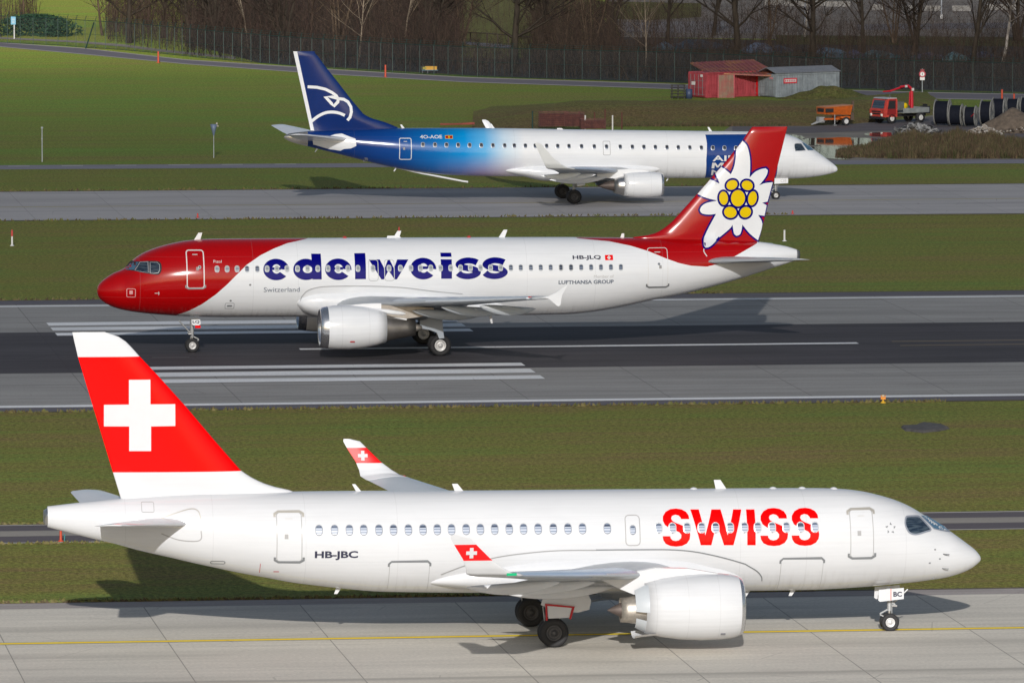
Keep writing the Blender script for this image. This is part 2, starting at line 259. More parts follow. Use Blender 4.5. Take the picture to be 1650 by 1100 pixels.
def glass(name,col,rough=.06,lo=None):
    m,t,b=newmat(name)
    if lo:   # window reflections and shades painted in as bands of lighter grey
        v=ocoord(t,(1.3,0,9)); n=noise_(t,v,1.5,2,.5)
        t.links.new(mix(t,ramp(t,n,[(.40,0.),(.62,1.)]),tuple(col),tuple(lo)),b.inputs['Base Color'])
    else: b.inputs['Base Color'].default_value=c4(col)
    b.inputs['Roughness'].default_value=rough; b.inputs['Specular IOR Level'].default_value=.8; b.inputs['Coat Weight'].default_value=.6; b.inputs['Coat Roughness'].default_value=.03
    M[name]=m; return m
glass('cabin_pane',(.11,.15,.21),.1,(.38,.42,.47)); glass('cabin_pane_pale',(.22,.25,.28),.15,(.42,.44,.45)); glass('cabin_pane_dark',(.03,.04,.055),.08,(.14,.16,.19)); glass('cockpit_glass',(.008,.018,.035),.05,(.05,.07,.09)); glass('windshield',(.06,.14,.22),.04)
M['frame_silver']=simple('frame_silver',(.50,.52,.54),.35,.3); M['frame_white']=simple('frame_white',(.50,.52,.53),.4); M['frame_grey']=simple('frame_grey',(.20,.22,.26),.4)
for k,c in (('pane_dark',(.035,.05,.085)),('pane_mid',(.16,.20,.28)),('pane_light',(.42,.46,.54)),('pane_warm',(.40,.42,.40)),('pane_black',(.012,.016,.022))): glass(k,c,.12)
PAT={'swiss':['pane_mid','pane_dark','pane_mid','pane_light','pane_mid','pane_light','pane_light','pane_mid','pane_light','pane_light'],'ede':['pane_light','pane_warm','pane_mid','pane_warm','pane_mid','pane_mid','pane_warm','pane_warm','pane_light','pane_light'],'edb':['pane_mid','pane_dark','pane_dark','pane_mid','pane_mid','pane_dark','pane_mid','pane_light'],'mon':['pane_dark','pane_black','pane_black','pane_black','pane_dark','pane_dark','pane_mid','pane_light']}  # pane rows from the top down: reflection stripes and shades painted into the colour
# ---------------------------------------------------------------- 2-D shapes laid on a skin
def smooth(pts,k=6,closed=False):
    out=[]; n=len(pts)
    for i in range(n if closed else n-1):
        g=(lambda j: pts[j%n]) if closed else (lambda j: pts[min(max(j,0),n-1)])
        p0,p1,p2,p3=g(i-1),g(i),g(i+1),g(i+2)
        for j in range(k):
            t=j/k; out.append(tuple(.5*(2*p1[a]+(p2[a]-p0[a])*t+(2*p0[a]-5*p1[a]+4*p2[a]-p3[a])*t*t+(3*p1[a]-p0[a]-3*p2[a]+p3[a])*t**3) for a in (0,1)))
    if not closed: out.append(tuple(pts[-1]))
    return out
def stroke(pts,w,closed=False,wz=None):
    "ribbon of width w (wz for the part of the width that runs vertically) -> quads"
    n=len(pts); L=[];Rr=[]
    for i in range(n):
        a=pts[(i-1)%n] if closed else pts[max(i-1,0)]; b=pts[(i+1)%n] if closed else pts[min(i+1,n-1)]
        dx,dz=b[0]-a[0],b[1]-a[1]; l=math.hypot(dx,dz) or 1; nx,nz=-dz/l,dx/l
        k=1.0
        if 0<i<n-1 or closed:
            p=pts[i]; e=(p[0]-a[0],p[1]-a[1]); le=math.hypot(*e) or 1; c=abs((-e[1]*nx+e[0]*nz)/le); k=1/max(c,.6)
        hx=w/2*k; hz=(wz if wz else w)/2*k
        L.append((pts[i][0]+nx*hx,pts[i][1]+nz*hz)); Rr.append((pts[i][0]-nx*hx,pts[i][1]-nz*hz))
    return [[L[i],L[(i+1)%n],Rr[(i+1)%n],Rr[i]] for i in range(n if closed else n-1)]
def rrect(a,b,r,k=4):
    x0,x1=sorted((a[0],b[0])); z0,z1=sorted((a[1],b[1])); r=min(r,(x1-x0)/2,(z1-z0)/2); out=[]
    for cx,cz,q in ((x1-r,z1-r,0),(x0+r,z1-r,1),(x0+r,z0+r,2),(x1-r,z0+r,3)):
        for j in range(k+1):
            t=(q+j/k)*math.pi/2; out.append((cx+r*math.cos(t),cz+r*math.sin(t)))
    return out
def ellipse(c,rx,rz,n=28,rot=0):
    o=[]
    for i in range(n):
        t=2*math.pi*i/n; x,z=rx*math.cos(t),rz*math.sin(t); o.append((c[0]+x*math.cos(rot)-z*math.sin(rot),c[1]+x*math.sin(rot)+z*math.cos(rot)))
    return o
def text_polys(s,box,d):
    "built-in font, stretched to the box [(s,z),(s,z)]; d = +1 when reading runs towards the tail"
    cu=bpy.data.curves.new('txt','FONT'); cu.body=s; cu.size=1; cu.offset=TEXT_W[0]; cu.resolution_u=3
    ob=bpy.data.objects.new('txt',cu); COL.objects.link(ob)
    me=bpy.data.meshes.new_from_object(ob.evaluated_get(bpy.context.evaluated_depsgraph_get()))
    vs=[(v.co.x,v.co.y) for v in me.vertices]; me.calc_loop_triangles(); fs=[list(p.vertices) for p in me.loop_triangles]
    bpy.data.objects.remove(ob); bpy.data.curves.remove(cu); bpy.data.meshes.remove(me)
    x0,x1=min(v[0] for v in vs),max(v[0] for v in vs); y0,y1=min(v[1] for v in vs),max(v[1] for v in vs)
    a,b=box; sl=min(a[0],b[0]) if d>0 else max(a[0],b[0]); W=abs(a[0]-b[0]); z0,z1=sorted((a[1],b[1]))
    P=[(sl+d*(x-x0)/(x1-x0)*W, z0+(y-y0)/(y1-y0)*(z1-z0)) for x,y in vs]
    return [[P[i] for i in f] for f in fs]
TEXT_W=[0.0]
def sheet(name,polys,surf,off,mat,parent,step=(.4,.12),**k):
    "polygons in (s,z) cut fine and laid on the skin: y = surf(s,z) + off away from the body"
    bm=bmesh.new()
    for p in polys:
        vs=[bm.verts.new((a,0,b)) for a,b in p]
        try: bm.faces.new(vs)
        except ValueError: pass
    bmesh.ops.remove_doubles(bm,verts=bm.verts[:],dist=1e-5); bm.normal_update(); bmesh.ops.triangulate(bm,faces=bm.faces[:],ngon_method='EAR_CLIP')
    xs=[v.co.x for v in bm.verts]; zs=[v.co.z for v in bm.verts]
    for ax,lo,hi,st in ((0,min(xs),max(xs),step[0]),(2,min(zs),max(zs),step[1])):
        c=math.ceil(lo/st)*st
        while c<hi:
            no=(1,0,0) if ax==0 else (0,0,1); co=(c,0,0) if ax==0 else (0,0,c)
            bmesh.ops.bisect_plane(bm,geom=bm.verts[:]+bm.edges[:]+bm.faces[:],plane_co=co,plane_no=no); c+=st
    sg=surf.side
    cl=getattr(surf,'clamp',None)
    for v in bm.verts:
        if cl: v.co.x=cl(v.co.x,v.co.z)
        v.co.y=sg*(surf(v.co.x,v.co.z)+off)
    for f in bm.faces:
        f.smooth=True; f.normal_update()
        if f.normal.y*sg<0: f.normal_flip()
    me=bpy.data.meshes.new(name); bm.to_mesh(me); bm.free(); me.materials.append(mat)
    o=bpy.data.objects.new(name,me); COL.objects.link(o); o.parent=parent
    return tag(o,**k)
class Skin:
    def __init__(s,f,side): s.f=f; s.side=side
    def __call__(s,a,z): return s.f(a,z)
# ---------------------------------------------------------------- aircraft shapes
def fuselage_mesh(F,s1=None,n=56,N=150):
    s1=s1 or F.L; mb=MB(); rs=[]
    for i in range(N+1):
        s=(i/N)**1.5*F.L if i/N<.3 else None
        if s is None:
            a=(.3**1.5); s=(a+(1-a)*((i/N)-.3)/.7)*F.L
        if s>s1: s=s1
        s=max(s,.002); zc,hh,w=F.sec(s)
        rs.append([(s,w*math.sin(2*math.pi*k/n),zc+hh*math.cos(2*math.pi*k/n)) for k in range(n)])
        if s>=s1: break
    mb.rings(rs); return mb
def airfoil(n=14):
    "chord fraction, half thickness (max 1)"
    xs=[(1-math.cos(math.pi*i/n))/2 for i in range(n+1)]
    return [(x,max(0,(.2969*math.sqrt(x)-.126*x-.3516*x*x+.2843*x**3-.1036*x**4)/.10)) for x in xs]
AF=airfoil()
def foil_ring(s,n,z,chord,tc,roll=0,inc=0,side=1,up=.56,x0=0,x1=1,grow=0,AFx=None):
    "closed section; roll turns the thickness direction from z (0) towards -n (90)"
    AFx=AFx or AF; U=(0,-math.sin(R(roll)),math.cos(R(roll))); ci,si=math.cos(R(inc)),math.sin(R(inc)); pts=[]
    th=tc*chord
    top=[(x,t*th*up+grow) for x,t in AFx if x0<=x<=x1]; bot=[(x,-t*th*(1-up)-grow) for x,t in AFx if x0<=x<=x1]
    for x,t in top[::-1]+bot[1 if x0==0 else 0:]:
        a=(x*chord-grow*(1-x)); h=t+.02*chord*math.sin(math.pi*min(x*1.2,1)) 
        a2=a*ci+h*si; h2=h*ci-a*si
        pts.append((s+a2,side*(n+U[1]*h2),z+U[2]*h2))
    return pts
def lerp(a,b,t): return a+(b-a)*t
def dense(secs,k):
    out=[]
    for a,b in zip(secs,secs[1:]):
        for j in range(k): out.append(tuple(lerp(x,y,j/k) for x,y in zip(a,b)))
    out.append(secs[-1]); return out
def fin_surface(le,te,tc,tmax,side):
    le=sorted(le,key=lambda p:p[1]); te=sorted(te,key=lambda p:p[1])
    def at(t,z):
        if z<=t[0][1]: a,b=t[0],t[1]
        elif z>=t[-1][1]: a,b=t[-2],t[-1]
        else:
            for a,b in zip(t,t[1:]):
                if a[1]<=z<=b[1]: break
        return lerp(a[0],b[0],(z-a[1])/((b[1]-a[1]) or 1e-6))
    L=lambda z: at(le,min(max(z,le[0][1]),le[-1][1])); T=lambda z: at(te,z)
    def th(z): return min(tc*(T(z)-L(z)),tmax)
    def f(s,z):
        c=T(z)-L(z); x=min(max((s-L(z))/c,0),1)
        return th(z)/2*max(0,(.2969*math.sqrt(x)-.126*x-.3516*x*x+.2843*x**3-.1036*x**4)/.10)
    f.L,f.T,f.th=L,T,th; sk=Skin(f,side); sk.clamp=lambda s,z: min(max(s,L(z)+.012),T(z)-.004); return sk
def fin_mesh(fs,z0,z1,zs=(),N=46):
    mb=MB(); rs=[]; f=fs.f
    lv=sorted(set([z0+(z1-z0)*(i/N)**1.25 for i in range(N+1)]))
    for z in lv:
        L,T=f.L(z),f.T(z); q=1.0
        e=(z1-z)/.12
        if e<1: q=max(.05,math.sqrt(max(0,1-(1-e)**2)))
        top=[(L+x*(T-L),q*max(f(L+x*(T-L),z),.004),z) for x,t in AF]
        bot=[(a,-y,c) for a,y,c in top]
        rs.append(top[::-1]+bot[1:])
    mb.rings(rs); return mb
def wheel(parent,s,y,r,wd,side,dark=False):
    mb=MB(); k=wd/2
    mb.lathe([(-k*.55,r*.50),(-k*.9,r*.62),(-k,r*.80),(-k*.8,r*.95),(-k*.35,r),(k*.35,r),(k*.8,r*.95),(k,r*.80),(k*.9,r*.62),(k*.55,r*.50)],(s,y,r),'y',36)
    for q in (-.3,-.1,.1,.3): mb.lathe([(k*q-.006,r*1.0),(k*q-.004,r*1.004),(k*q+.004,r*1.004),(k*q+.006,r*1.0)],(s,y,r),'y',36)
    o=mb.build('wheel',M['rubber'],parent)
    rm=MB()
    for sg in (-1,1):
        rm.lathe([(sg*k*.62,r*.54),(sg*k*.72,r*.50),(sg*k*.45,r*.42),(sg*k*.35,r*.22),(sg*k*.7,r*.16),(sg*k*.75,r*.08),(sg*k*.75,.001)],(s,y,r),'y',24)
        for a in range(9):
            t=2*math.pi*a/9; rm.box((s+r*.33*math.cos(t),y+sg*k*.46,r+r*.33*math.sin(t)),(.03,.05,.03),0,0,t)
    rm.build('rim',M['rim_dark' if dark else 'rim'],o)
    return o
def blade(mb,s,z,y=0,h=.45,c=.30,rake=.2,t=.03,d=1,m=0):
    "small blade aerial; d=+1 stands up, -1 hangs down"
    mb.add([(s-c/2,y-t,z-.05*d),(s+c/2,y-t,z-.05*d),(s+c/2,y+t,z-.05*d),(s-c/2,y+t,z-.05*d),(s-c/2+rake,y-t/2,z+h*d),(s+c*.1+rake,y-t/2,z+h*d),(s+c*.1+rake,y+t/2,z+h*d),(s-c/2+rake,y+t/2,z+h*d)],
      [(0,1,5,4),(1,2,6,5),(2,3,7,6),(3,0,4,7),(4,5,6,7)],m)
def sxyz(t):
    tc=nn(t,'ShaderNodeTexCoord'); sp=nn(t,'ShaderNodeSeparateXYZ'); t.links.new(tc.outputs['Object'],sp.inputs[0]); return sp.outputs
# ---------------------------------------------------------------- ground, runway and roads (built in runway coordinates u along, v across)
def grass_mat(name,c1,c2,c3,patch=.06,bands=None):
    m,t,b=newmat(name); v=ocoord(t)
    big=noise_(t,ocoord(t,(.30,1,1)),patch*2.2,6,.66); med=noise_(t,ocoord(t,(.55,1,1)),.55,7,.74); fine=noise_(t,ocoord(t,(1.6,1,1)),3.2,4,.75); sp=noise_(t,v,16,3,.8)
    lng=noise_(t,ocoord(t,(.05,1.5,1)),.7,4,.65)
    x=math_(t,'ADD',math_(t,'MULTIPLY',big,.45),math_(t,'ADD',math_(t,'MULTIPLY',med,.30),math_(t,'MULTIPLY',lng,.25)))
    col=ramp(t,x,[(.40,c1),(.50,c2),(.60,c3)])
    if bands:
        X,Y,Z=sxyz(t); wob=math_(t,'ADD',Y,math_(t,'MULTIPLY',math_(t,'SUBTRACT',med,.5),5))
        k=ramp(t,math_(t,'DIVIDE',math_(t,'SUBTRACT',wob,bands[0]),bands[1]-bands[0]),bands[2]); col=mix(t,1.0,col,k,'MULTIPLY')
    Ym=sxyz(t)[1]; wv=math_(t,'SINE',math_(t,'ADD',math_(t,'MULTIPLY',Ym,1.35),math_(t,'MULTIPLY',big,6.))); col=mix(t,1.0,col,ramp(t,math_(t,'MULTIPLY',math_(t,'ADD',wv,1.),.5),[(0,.985),(1,1.015)]),'MULTIPLY')
    col=mix(t,1.0,col,ramp(t,lng,[(.33,.90),(.66,1.10)]),'MULTIPLY')
    col=mix(t,1.0,col,ramp(t,fine,[(.33,.42),(.67,1.55)]),'MULTIPLY'); col=mix(t,1.0,col,ramp(t,sp,[(.32,.50),(.68,1.50)]),'MULTIPLY')
    t.links.new(col,b.inputs['Base Color']); b.inputs['Roughness'].default_value=.85; b.inputs['Specular IOR Level'].default_value=.15
    bp=nn(t,'ShaderNodeBump'); bp.inputs['Strength'].default_value=.8; bp.inputs['Distance'].default_value=.12
    t.links.new(math_(t,'ADD',fine,math_(t,'MULTIPLY',sp,.5)),bp.inputs['Height']); t.links.new(bp.outputs[0],b.inputs['Normal'])
    return m
def pave_mat(name,c,var=.12,joints=None,streak=.15,jcol=.45,seal=(),rough=.85):
    m,t,b=newmat(name); X,Y,Z=sxyz(t)
    st=noise_(t,ocoord(t,(.03,1.1,1)),1.3,5,.6); bl=noise_(t,ocoord(t,(.25,.5,1)),.5,5,.6); fi=noise_(t,ocoord(t,(1,1,1)),7,4,.7)
    f=math_(t,'ADD',math_(t,'MULTIPLY',st,.6),math_(t,'MULTIPLY',bl,.4))
    col=mix(t,1.0,tuple(c),ramp(t,f,[(.32,1-streak),(.66,1+streak*.6)]),'MULTIPLY')
    col=mix(t,1.0,col,ramp(t,fi,[(.3,1-var),(.7,1+var)]),'MULTIPLY')
    for j in (joints or []):
        ax,o,sp,wd=j; C_={'u':X,'v':Y}[ax]
        wob=math_(t,'ADD',math_(t,'SUBTRACT',C_,o-1000*sp),0)
        d=math_(t,'ABSOLUTE',math_(t,'SUBTRACT',math_(t,'MODULO',wob,sp),sp/2))   # distance from mid slab
        k=math_(t,'GREATER_THAN',d,sp/2-wd/2); col=mix(t,math_(t,'MULTIPLY',k,.75),col,tuple(x*jcol for x in c))
        # slab to slab tone
        cell=math_(t,'FLOOR',math_(t,'DIVIDE',wob,sp)); wn=nn(t,'ShaderNodeTexWhiteNoise',noise_dimensions='1D'); t.links.new(cell,wn.inputs['W'])
        col=mix(t,1.0,col,ramp(t,wn.outputs[0],[(0,.985),(1,1.015)]),'MULTIPLY')
    pt=noise_(t,ocoord(t,(.12,.6,1)),.6,3,.5); col=mix(t,1.0,col,ramp(t,pt,[(.40,.90),(.46,1.0),(.60,1.0),(.64,1.07)]),'MULTIPLY')
    vo=nn(t,'ShaderNodeTexVoronoi',feature='DISTANCE_TO_EDGE'); vo.inputs['Scale'].default_value=.16; t.links.new(ocoord(t,(1,1.6,1)),vo.inputs['Vector'])
    cr=math_(t,'MULTIPLY',math_(t,'LESS_THAN',vo.outputs[0],.0035),math_(t,'GREATER_THAN',bl,.52)); col=mix(t,math_(t,'MULTIPLY',cr,.4),col,tuple(x*.4 for x in c))
    for v0,wd,k0 in seal:
        d=math_(t,'ABSOLUTE',math_(t,'SUBTRACT',math_(t,'ADD',Y,math_(t,'MULTIPLY',math_(t,'SUBTRACT',bl,.5),wd)),v0)); k=ramp(t,math_(t,'DIVIDE',d,wd),[(0,k0),(1,0.)])
        col=mix(t,k,col,tuple(x*.55 for x in c))
    t.links.new(col,b.inputs['Base Color']); b.inputs['Roughness'].default_value=rough; b.inputs['Specular IOR Level'].default_value=.3
    bp=nn(t,'ShaderNodeBump'); bp.inputs['Strength'].default_value=.25; bp.inputs['Distance'].default_value=.02; t.links.new(fi,bp.inputs['Height']); t.links.new(bp.outputs[0],b.inputs['Normal'])
    return m
def uvsheet(name,quads,z,mat,kind='structure',**k):
    "quads: list of polygons in (u,v)"
    mb=MB()
    for p in quads: mb.add([(a,b,z) for a,b in p],[list(range(len(p)))])
    o=mb.build(name,mat); o.rotation_euler=(0,0,TH); return tag(o,kind=kind,**k)
def strip(v0,v1,v2=None,v3=None,u0=-420,u1=470,ref=(34.,122.)):
    "band between v0 and v1 (v2,v3: the same two edges at the right hand of the picture)"
    if v2 is None: return [(u0,v0),(u1,v0),(u1,v1),(u0,v1)]
    ua,ub=-10.,80.; e=lambda a,b,u:a+(b-a)*(u-ua)/(ub-ua)
    return [(u0,e(v0,v2,u0)),(u1,e(v0,v2,u1)),(u1,e(v1,v3,u1)),(u0,e(v1,v3,u0))]
GC1,GC2,GC3=(.095,.085,.028),(.105,.125,.030),(.145,.170,.040)
GM=grass_mat('grass',(.235,.170,.062),(.200,.196,.042),(.158,.220,.042),.045,(250,1000,[(0,(1.05,1.05,1)),(.10,(1.0,1.0,1.0)),(.22,(1.16,1.24,1.15)),(.36,(1.08,1.08,1.05)),(.44,(.98,1.16,1.0)),(.60,(1.0,1.28,.95)),(.69,(1.75,2.15,1.4)),(.9,(1.9,2.1,1.5))]))
g=uvsheet('ground',[[(-3000,-600),(3500,-600),(3500,6000),(-3000,6000)]],0,GM)
CONC=pave_mat('taxi_concrete',(.62,.575,.50),.13,[('u',17.5,6.03,.045),('v',268.6,30.,.05)],.13,.35,seal=((284.3,1.0,.25),(276.6,1.3,.28),(268.4,.6,.7)))
uvsheet('taxiway',[strip(200,291.1)],.012,CONC)
uvsheet('taxiway_shoulder',[strip(291.1,292.9)],.010,pave_mat('shoulder',(.36,.32,.30),.12))
LANE=pave_mat('service_asphalt',(.105,.090,.100),.08,None,.12)
uvsheet('service_road',[strip(314.1,320.9)],.010,LANE)
uvsheet('service_road_crown',[strip(316.6,318.7)],.014,pave_mat('crown',(.29,.265,.235),.08))
PW=pave_mat('marking_white',(.70,.69,.66),.08,None,.14)
uvsheet('road_marking',[strip(320.75,320.98),strip(314.0,314.22)],.018,pave_mat('edge_line',(.55,.52,.48),.1))
RC=pave_mat('runway_concrete',(.335,.322,.305),.12,[('u',28.13,7.17,.05),('v',386.6,7.6,.04)],.24,.45,seal=((391.5,1.2,.3),(421.5,1.6,.3),(377.5,1.0,.25)))
uvsheet('runway',[strip(372.4,441.6)],.010,RC)
RD=pave_mat('runway_rubber',(.070,.062,.069),.14,[('u',28.13,7.17,.05)],.45,.7,seal=((411.5,2.2,.35),(401.0,2.2,.35),(396.5,.5,.3)))
uvsheet('runway_centre',[strip(393.7,419.3)],.014,RD)
uvsheet('runway_shoulder',[strip(372.4,374.4),strip(438.6,441.6)],.014,pave_mat('shoulder_dark',(.13,.12,.135),.12))
uvsheet('runway_marking',[strip(374.55,375.6),strip(437.0,437.85)]+[[(29.0,a),(52.0,a),(52.0,b),(29.0,b)] for a,b in ((416.9,418.7),(420.3,422.4),(423.6,425.8),(387.2,389.2),(390.8,393.1),(394.9,396.7))]+[[(41.3,406.1),(71.7,406.1),(71.7,407.0),(41.3,407.0)]],.018,pave_mat('marking_white2',(.86,.86,.86),.12,None,.2))
uvsheet('runway_marking',[[(73.7,407.1),(400,407.1),(400,407.4),(73.7,407.4)],[(73.7,404.5),(400,404.5),(400,404.8),(73.7,404.8)]],.020,pave_mat('marking_tan',(.26,.20,.12),.1))
uvsheet('runway_marking',[[(-12,401.6),(-3,401.6),(-3,402.8),(-12,402.8)],[(33,402.2),(35,402.2),(35,402.5),(33,402.5)]],.018,pave_mat('marking_faded',(.13,.13,.13),.1))
YL=pave_mat('marking_yellow',(.95,.72,.02),.08,None,.12); uvsheet('taxiway_marking',[strip(280.16,280.56)],.018,YL)
uvsheet('taxiway_marking',[strip(280.0,280.16),strip(280.56,280.72)],.017,pave_mat('marking_border',(.36,.29,.25),.08))
uvsheet('far_taxiway',[strip(511.2,539.8,508.8,539.5)],.012,pave_mat('far_concrete',(.42,.40,.395),.08,[('u',28.13,6.0,.05),('v',538.3,14.6,.25)],.10,.6,seal=((519.0,1.0,.35),(532.0,4.5,.22),(524.5,3.0,.25))))
uvsheet('far_taxiway_marking',[strip(523.2,523.6)],.018,pave_mat('marking_pale_yellow',(.42,.36,.18),.1))
uvsheet('far_road',[strip(567.2,572.2,564.2,569.2)],.012,pave_mat('far_asphalt',(.23,.22,.25),.06))
uvsheet('far_road_marking',[[(u,569.2),(u+1.6,569.2),(u+1.6,569.5),(u,569.5)] for u in range(-40,60,4)],.018,PW)
SE=simple('soil_edge',(.10,.075,.045),.95,var=.6,vs=1.2)
for v0,v1,v2,v3 in ((292.85,293.3,None,None),(441.5,442.1,None,None),(372.0,372.45,None,None),(320.95,321.25,None,None),(539.8,540.6,539.5,540.3),(510.6,511.2,508.2,508.8)): uvsheet('soil_edge',[strip(v0,v1,v2,v3)],.007,SE)
# perimeter road, footpath and the yard on the right
def wsheet(name,far,near,z,mat,**k):
    mb=MB(); A_=[gp(*p) for p in far]; B_=[gp(*p) for p in near]; n=len(A_)
    mb.add([(x,y,z) for x,y in A_]+[(x,y,z) for x,y in B_],[(i,i+1,n+i+1,n+i) for i in range(n-1)]); o=mb.build(name,mat); return tag(o,kind='structure',**k)
RT=[(-500,62),(0,69),(133,78),(300,96.7),(477,108.3),(550,113.3),(750,125),(1083,136),(1300,144),(1527,150),(1700,153),(2300,160)]
RN=[(-500,66),(0,76),(133,88),(300,104),(477,116.7),(550,121.5),(750,133),(1083,144),(1300,153),(1527,160),(1700,163),(2300,175)]
PER=simple('perimeter_asphalt',(.15,.135,.155),.85,var=.12); wsheet('perimeter_road',RT,RN,.012,PER)
EL=simple('edge_pale',(.42,.38,.36),.8); sh=lambda L,d:[(a,b+d) for a,b in L]
wsheet('road_edge_line',sh(RT,-.2),sh(RT,.9),.020,EL); wsheet('road_edge_line',sh(RN,-.8),sh(RN,.1),.022,EL)
wsheet('footpath',[(-400,56),(0,60.5),(120,66),(200,72),(260,80),(380,92)],[(-400,58),(0,63),(120,69),(200,76),(260,84),(380,96)],.014,simple('gravel_path',(.34,.29,.25),.9,var=.2))
YA=pave_mat('yard',(.13,.115,.12),.12,None,.25)
wsheet('yard',[(1180,202),(1300,203),(1380,199),(1480,190),(1650,160),(1900,155)],[(1150,222),(1300,262),(1380,262),(1480,262),(1650,262),(1900,262)],.008,simple('yard_gravel',(.22,.195,.165),.9,var=.35,vs=.35))
wsheet('yard_lane',[(1180,203.5),(1300,204.5),(1380,200),(1480,191.5),(1650,175),(1900,160)],[(1180,214),(1300,215),(1380,212),(1480,210),(1650,225),(1900,225)],.020,YA)
# leaf litter beyond the fence, meadow, and the works area far right
wsheet('woodland_floor',[(300,30),(420,-40),(900,-40),(1000,60),(1300,66),(1700,66),(2300,66)],[(300,70),(420,102),(760,122),(1000,131),(1300,141),(1700,150),(2300,158)],.010,simple('leaf_litter',(.040,.030,.022),.95,var=.5,vs=.8))
wsheet('meadow_far',[(640,-60),(820,-60),(960,-60)],[(720,92),(830,97),(960,60)],.016,grass_mat('meadow_olive',(.15,.125,.045),(.15,.15,.045),(.18,.18,.05),.1))
SAND=simple('works_ground',(.23,.195,.165),.95,var=.45,vs=.15)
wsheet('works_ground',[(960,-60),(1900,-60)],[(1000,60),(1900,72)],.006,SAND)
wsheet('works_road',[(1000,37),(1120,35),(1240,33)],[(1000,52),(1120,54),(1240,54)],.020,simple('works_asphalt',(.22,.20,.20),.9))
wsheet('works_road',[(1380,40),(1700,36)],[(1380,49),(1700,45)],.020,simple('works_asphalt2',(.15,.14,.15),.9))
wsheet('meadow_bank',[(940,2),(1130,6),(1130,4)],[(940,30),(1050,33),(1130,28)],.020,grass_mat('meadow_warm',(.13,.10,.035),(.12,.11,.03),(.14,.14,.035),.1))
wsheet('meadow_strip',[(1250,57),(1700,61)],[(1250,72),(1700,76)],.020,grass_mat('meadow_strip',(.06,.045,.02),(.09,.08,.025),(.10,.10,.03),.2))
wsheet('drain_channel',[(715,65),(830,74)],[(715,69),(830,80)],.022,simple('channel',(.15,.15,.19),.6))
# embankment: a long low bank with brown rough grass on its near slope
def bump(name,cx,cy,rx,ry,h,mat,rz=0,n=40,seed=0,FP=.8,**k):
    "rough heap: height field inside an ellipse"
    mb=MB(); vs=[]; rr=16; c,s=math.cos(rz),math.sin(rz)
    for i in range(rr+1):
        for j in range(n):
            r=i/rr; t=2*math.pi*j/n; x,y=rx*r*math.cos(t),ry*r*math.sin(t); q=1+.22*noise.noise(Vector((x*.6+seed,y*.6,seed)))
            z=h*(math.cos(math.pi*min(r,1))*.5+.5)**FP*(1+.35*noise.noise(Vector((x*.9,y*.9,seed+3))))-.03*r
            X,Y=x*q,y*q; vs.append((cx+X*c-Y*s,cy+X*s+Y*c,z if i<rr else -.06))
    mb.add(vs,[(i*n+j,i*n+(j+1)%n,(i+1)*n+(j+1)%n,(i+1)*n+j) for i in range(rr) for j in range(n)],0,FP>.5); return mb.build(name,mat,**k)
mb=MB(); foot=[(760,212),(850,208),(930,204),(1080,203),(1200,203),(1300,204),(1380,200),(1420,195),(1480,188),(1530,184)]; ny=9
rows=[]
for px,py in foot:
    X,Y=gp(px,py); row=[]
    amp=1.25*min(1,max(0,(px-740)/180))*min(1,max(.1,(1560-px)/110))
    for j in range(ny+1):
        tt=j/ny; d=tt*38; z=amp*(.5-.5*math.cos(math.pi*min(1,d/11)))*(1 if d<14 else max(0,1-((d-14)/24)**1.3)); row.append((X-.0*d,Y+d,z-.02))
    rows.append(row)
den=[]
for r0,r1 in zip(rows,rows[1:]):
    for k in range(6): den.append([tuple(lerp(a,b,k/6) for a,b in zip(p,q)) for p,q in zip(r0,r1)])
den.append(rows[-1])
for r in den:
    for i,(x,y,z) in enumerate(r): r[i]=(x,y,z+ (.16*noise.noise(Vector((x*.5,y*.3,0))) if 0<i<ny else 0))
mb.rings(den,cap=False,close=False); EM=grass_mat('bank_grass',(.185,.135,.062),(.165,.140,.048),(.150,.170,.042),.12,(622,690,[(0,(1,.9,1)),(.12,(.98,.88,.95)),(.26,(1.0,1.05,.9)),(1,(.9,1.15,.9))]))
o=mb.build('embankment',EM,kind='structure')
MG=grass_mat('mound_green',(.12,.095,.04),(.105,.11,.032),(.10,.125,.03),.3)
bump('mound',27.6,666.5,4.6,3.0,1.05,MG,0,40,2,kind='structure')

# thin cloud: a broad veil high behind the camera that dims the sun over the runway and everything beyond it
m,t,b=newmat('cloud_veil'); X,Y,Z=sxyz(t); v=ocoord(t); n=noise_(t,v,.004,5,.6)
edge=ramp(t,math_(t,'DIVIDE',math_(t,'ADD',Y,math_(t,'MULTIPLY',math_(t,'SUBTRACT',n,.5),60)),1000.),[(.335,0.),(.385,1.)])
hole=math_(t,'MULTIPLY',ramp(t,math_(t,'DIVIDE',Y,1000.),[(.60,0.),(.72,1.)]),ramp(t,math_(t,'DIVIDE',math_(t,'ADD',X,200.),200.),[(.80,1.),(.97,0.)]))
den=math_(t,'MULTIPLY',edge,math_(t,'SUBTRACT',1.0,math_(t,'MULTIPLY',hole,.9)))
den=math_(t,'MULTIPLY',den,0.52)
tr=nn(t,'ShaderNodeBsdfTransparent'); df=nn(t,'ShaderNodeBsdfTranslucent'); df.inputs[0].default_value=(.9,.9,.9,1); mx=nn(t,'ShaderNodeMixShader')
t.links.new(den,mx.inputs[0]); t.links.new(tr.outputs[0],mx.inputs[1]); t.links.new(df.outputs[0],mx.inputs[2]); t.links.new(mx.outputs[0],t.nodes['Material Output'].inputs[0])
mb=MB(); mb.add([(-900,300,0),(900,300,0),(900,1500,0),(-900,1500,0)],[(0,1,2,3)]); o=mb.build('cloud',m,kind='structure'); o.location=(0,-900/math.tan(R(SUN_EL)),900)
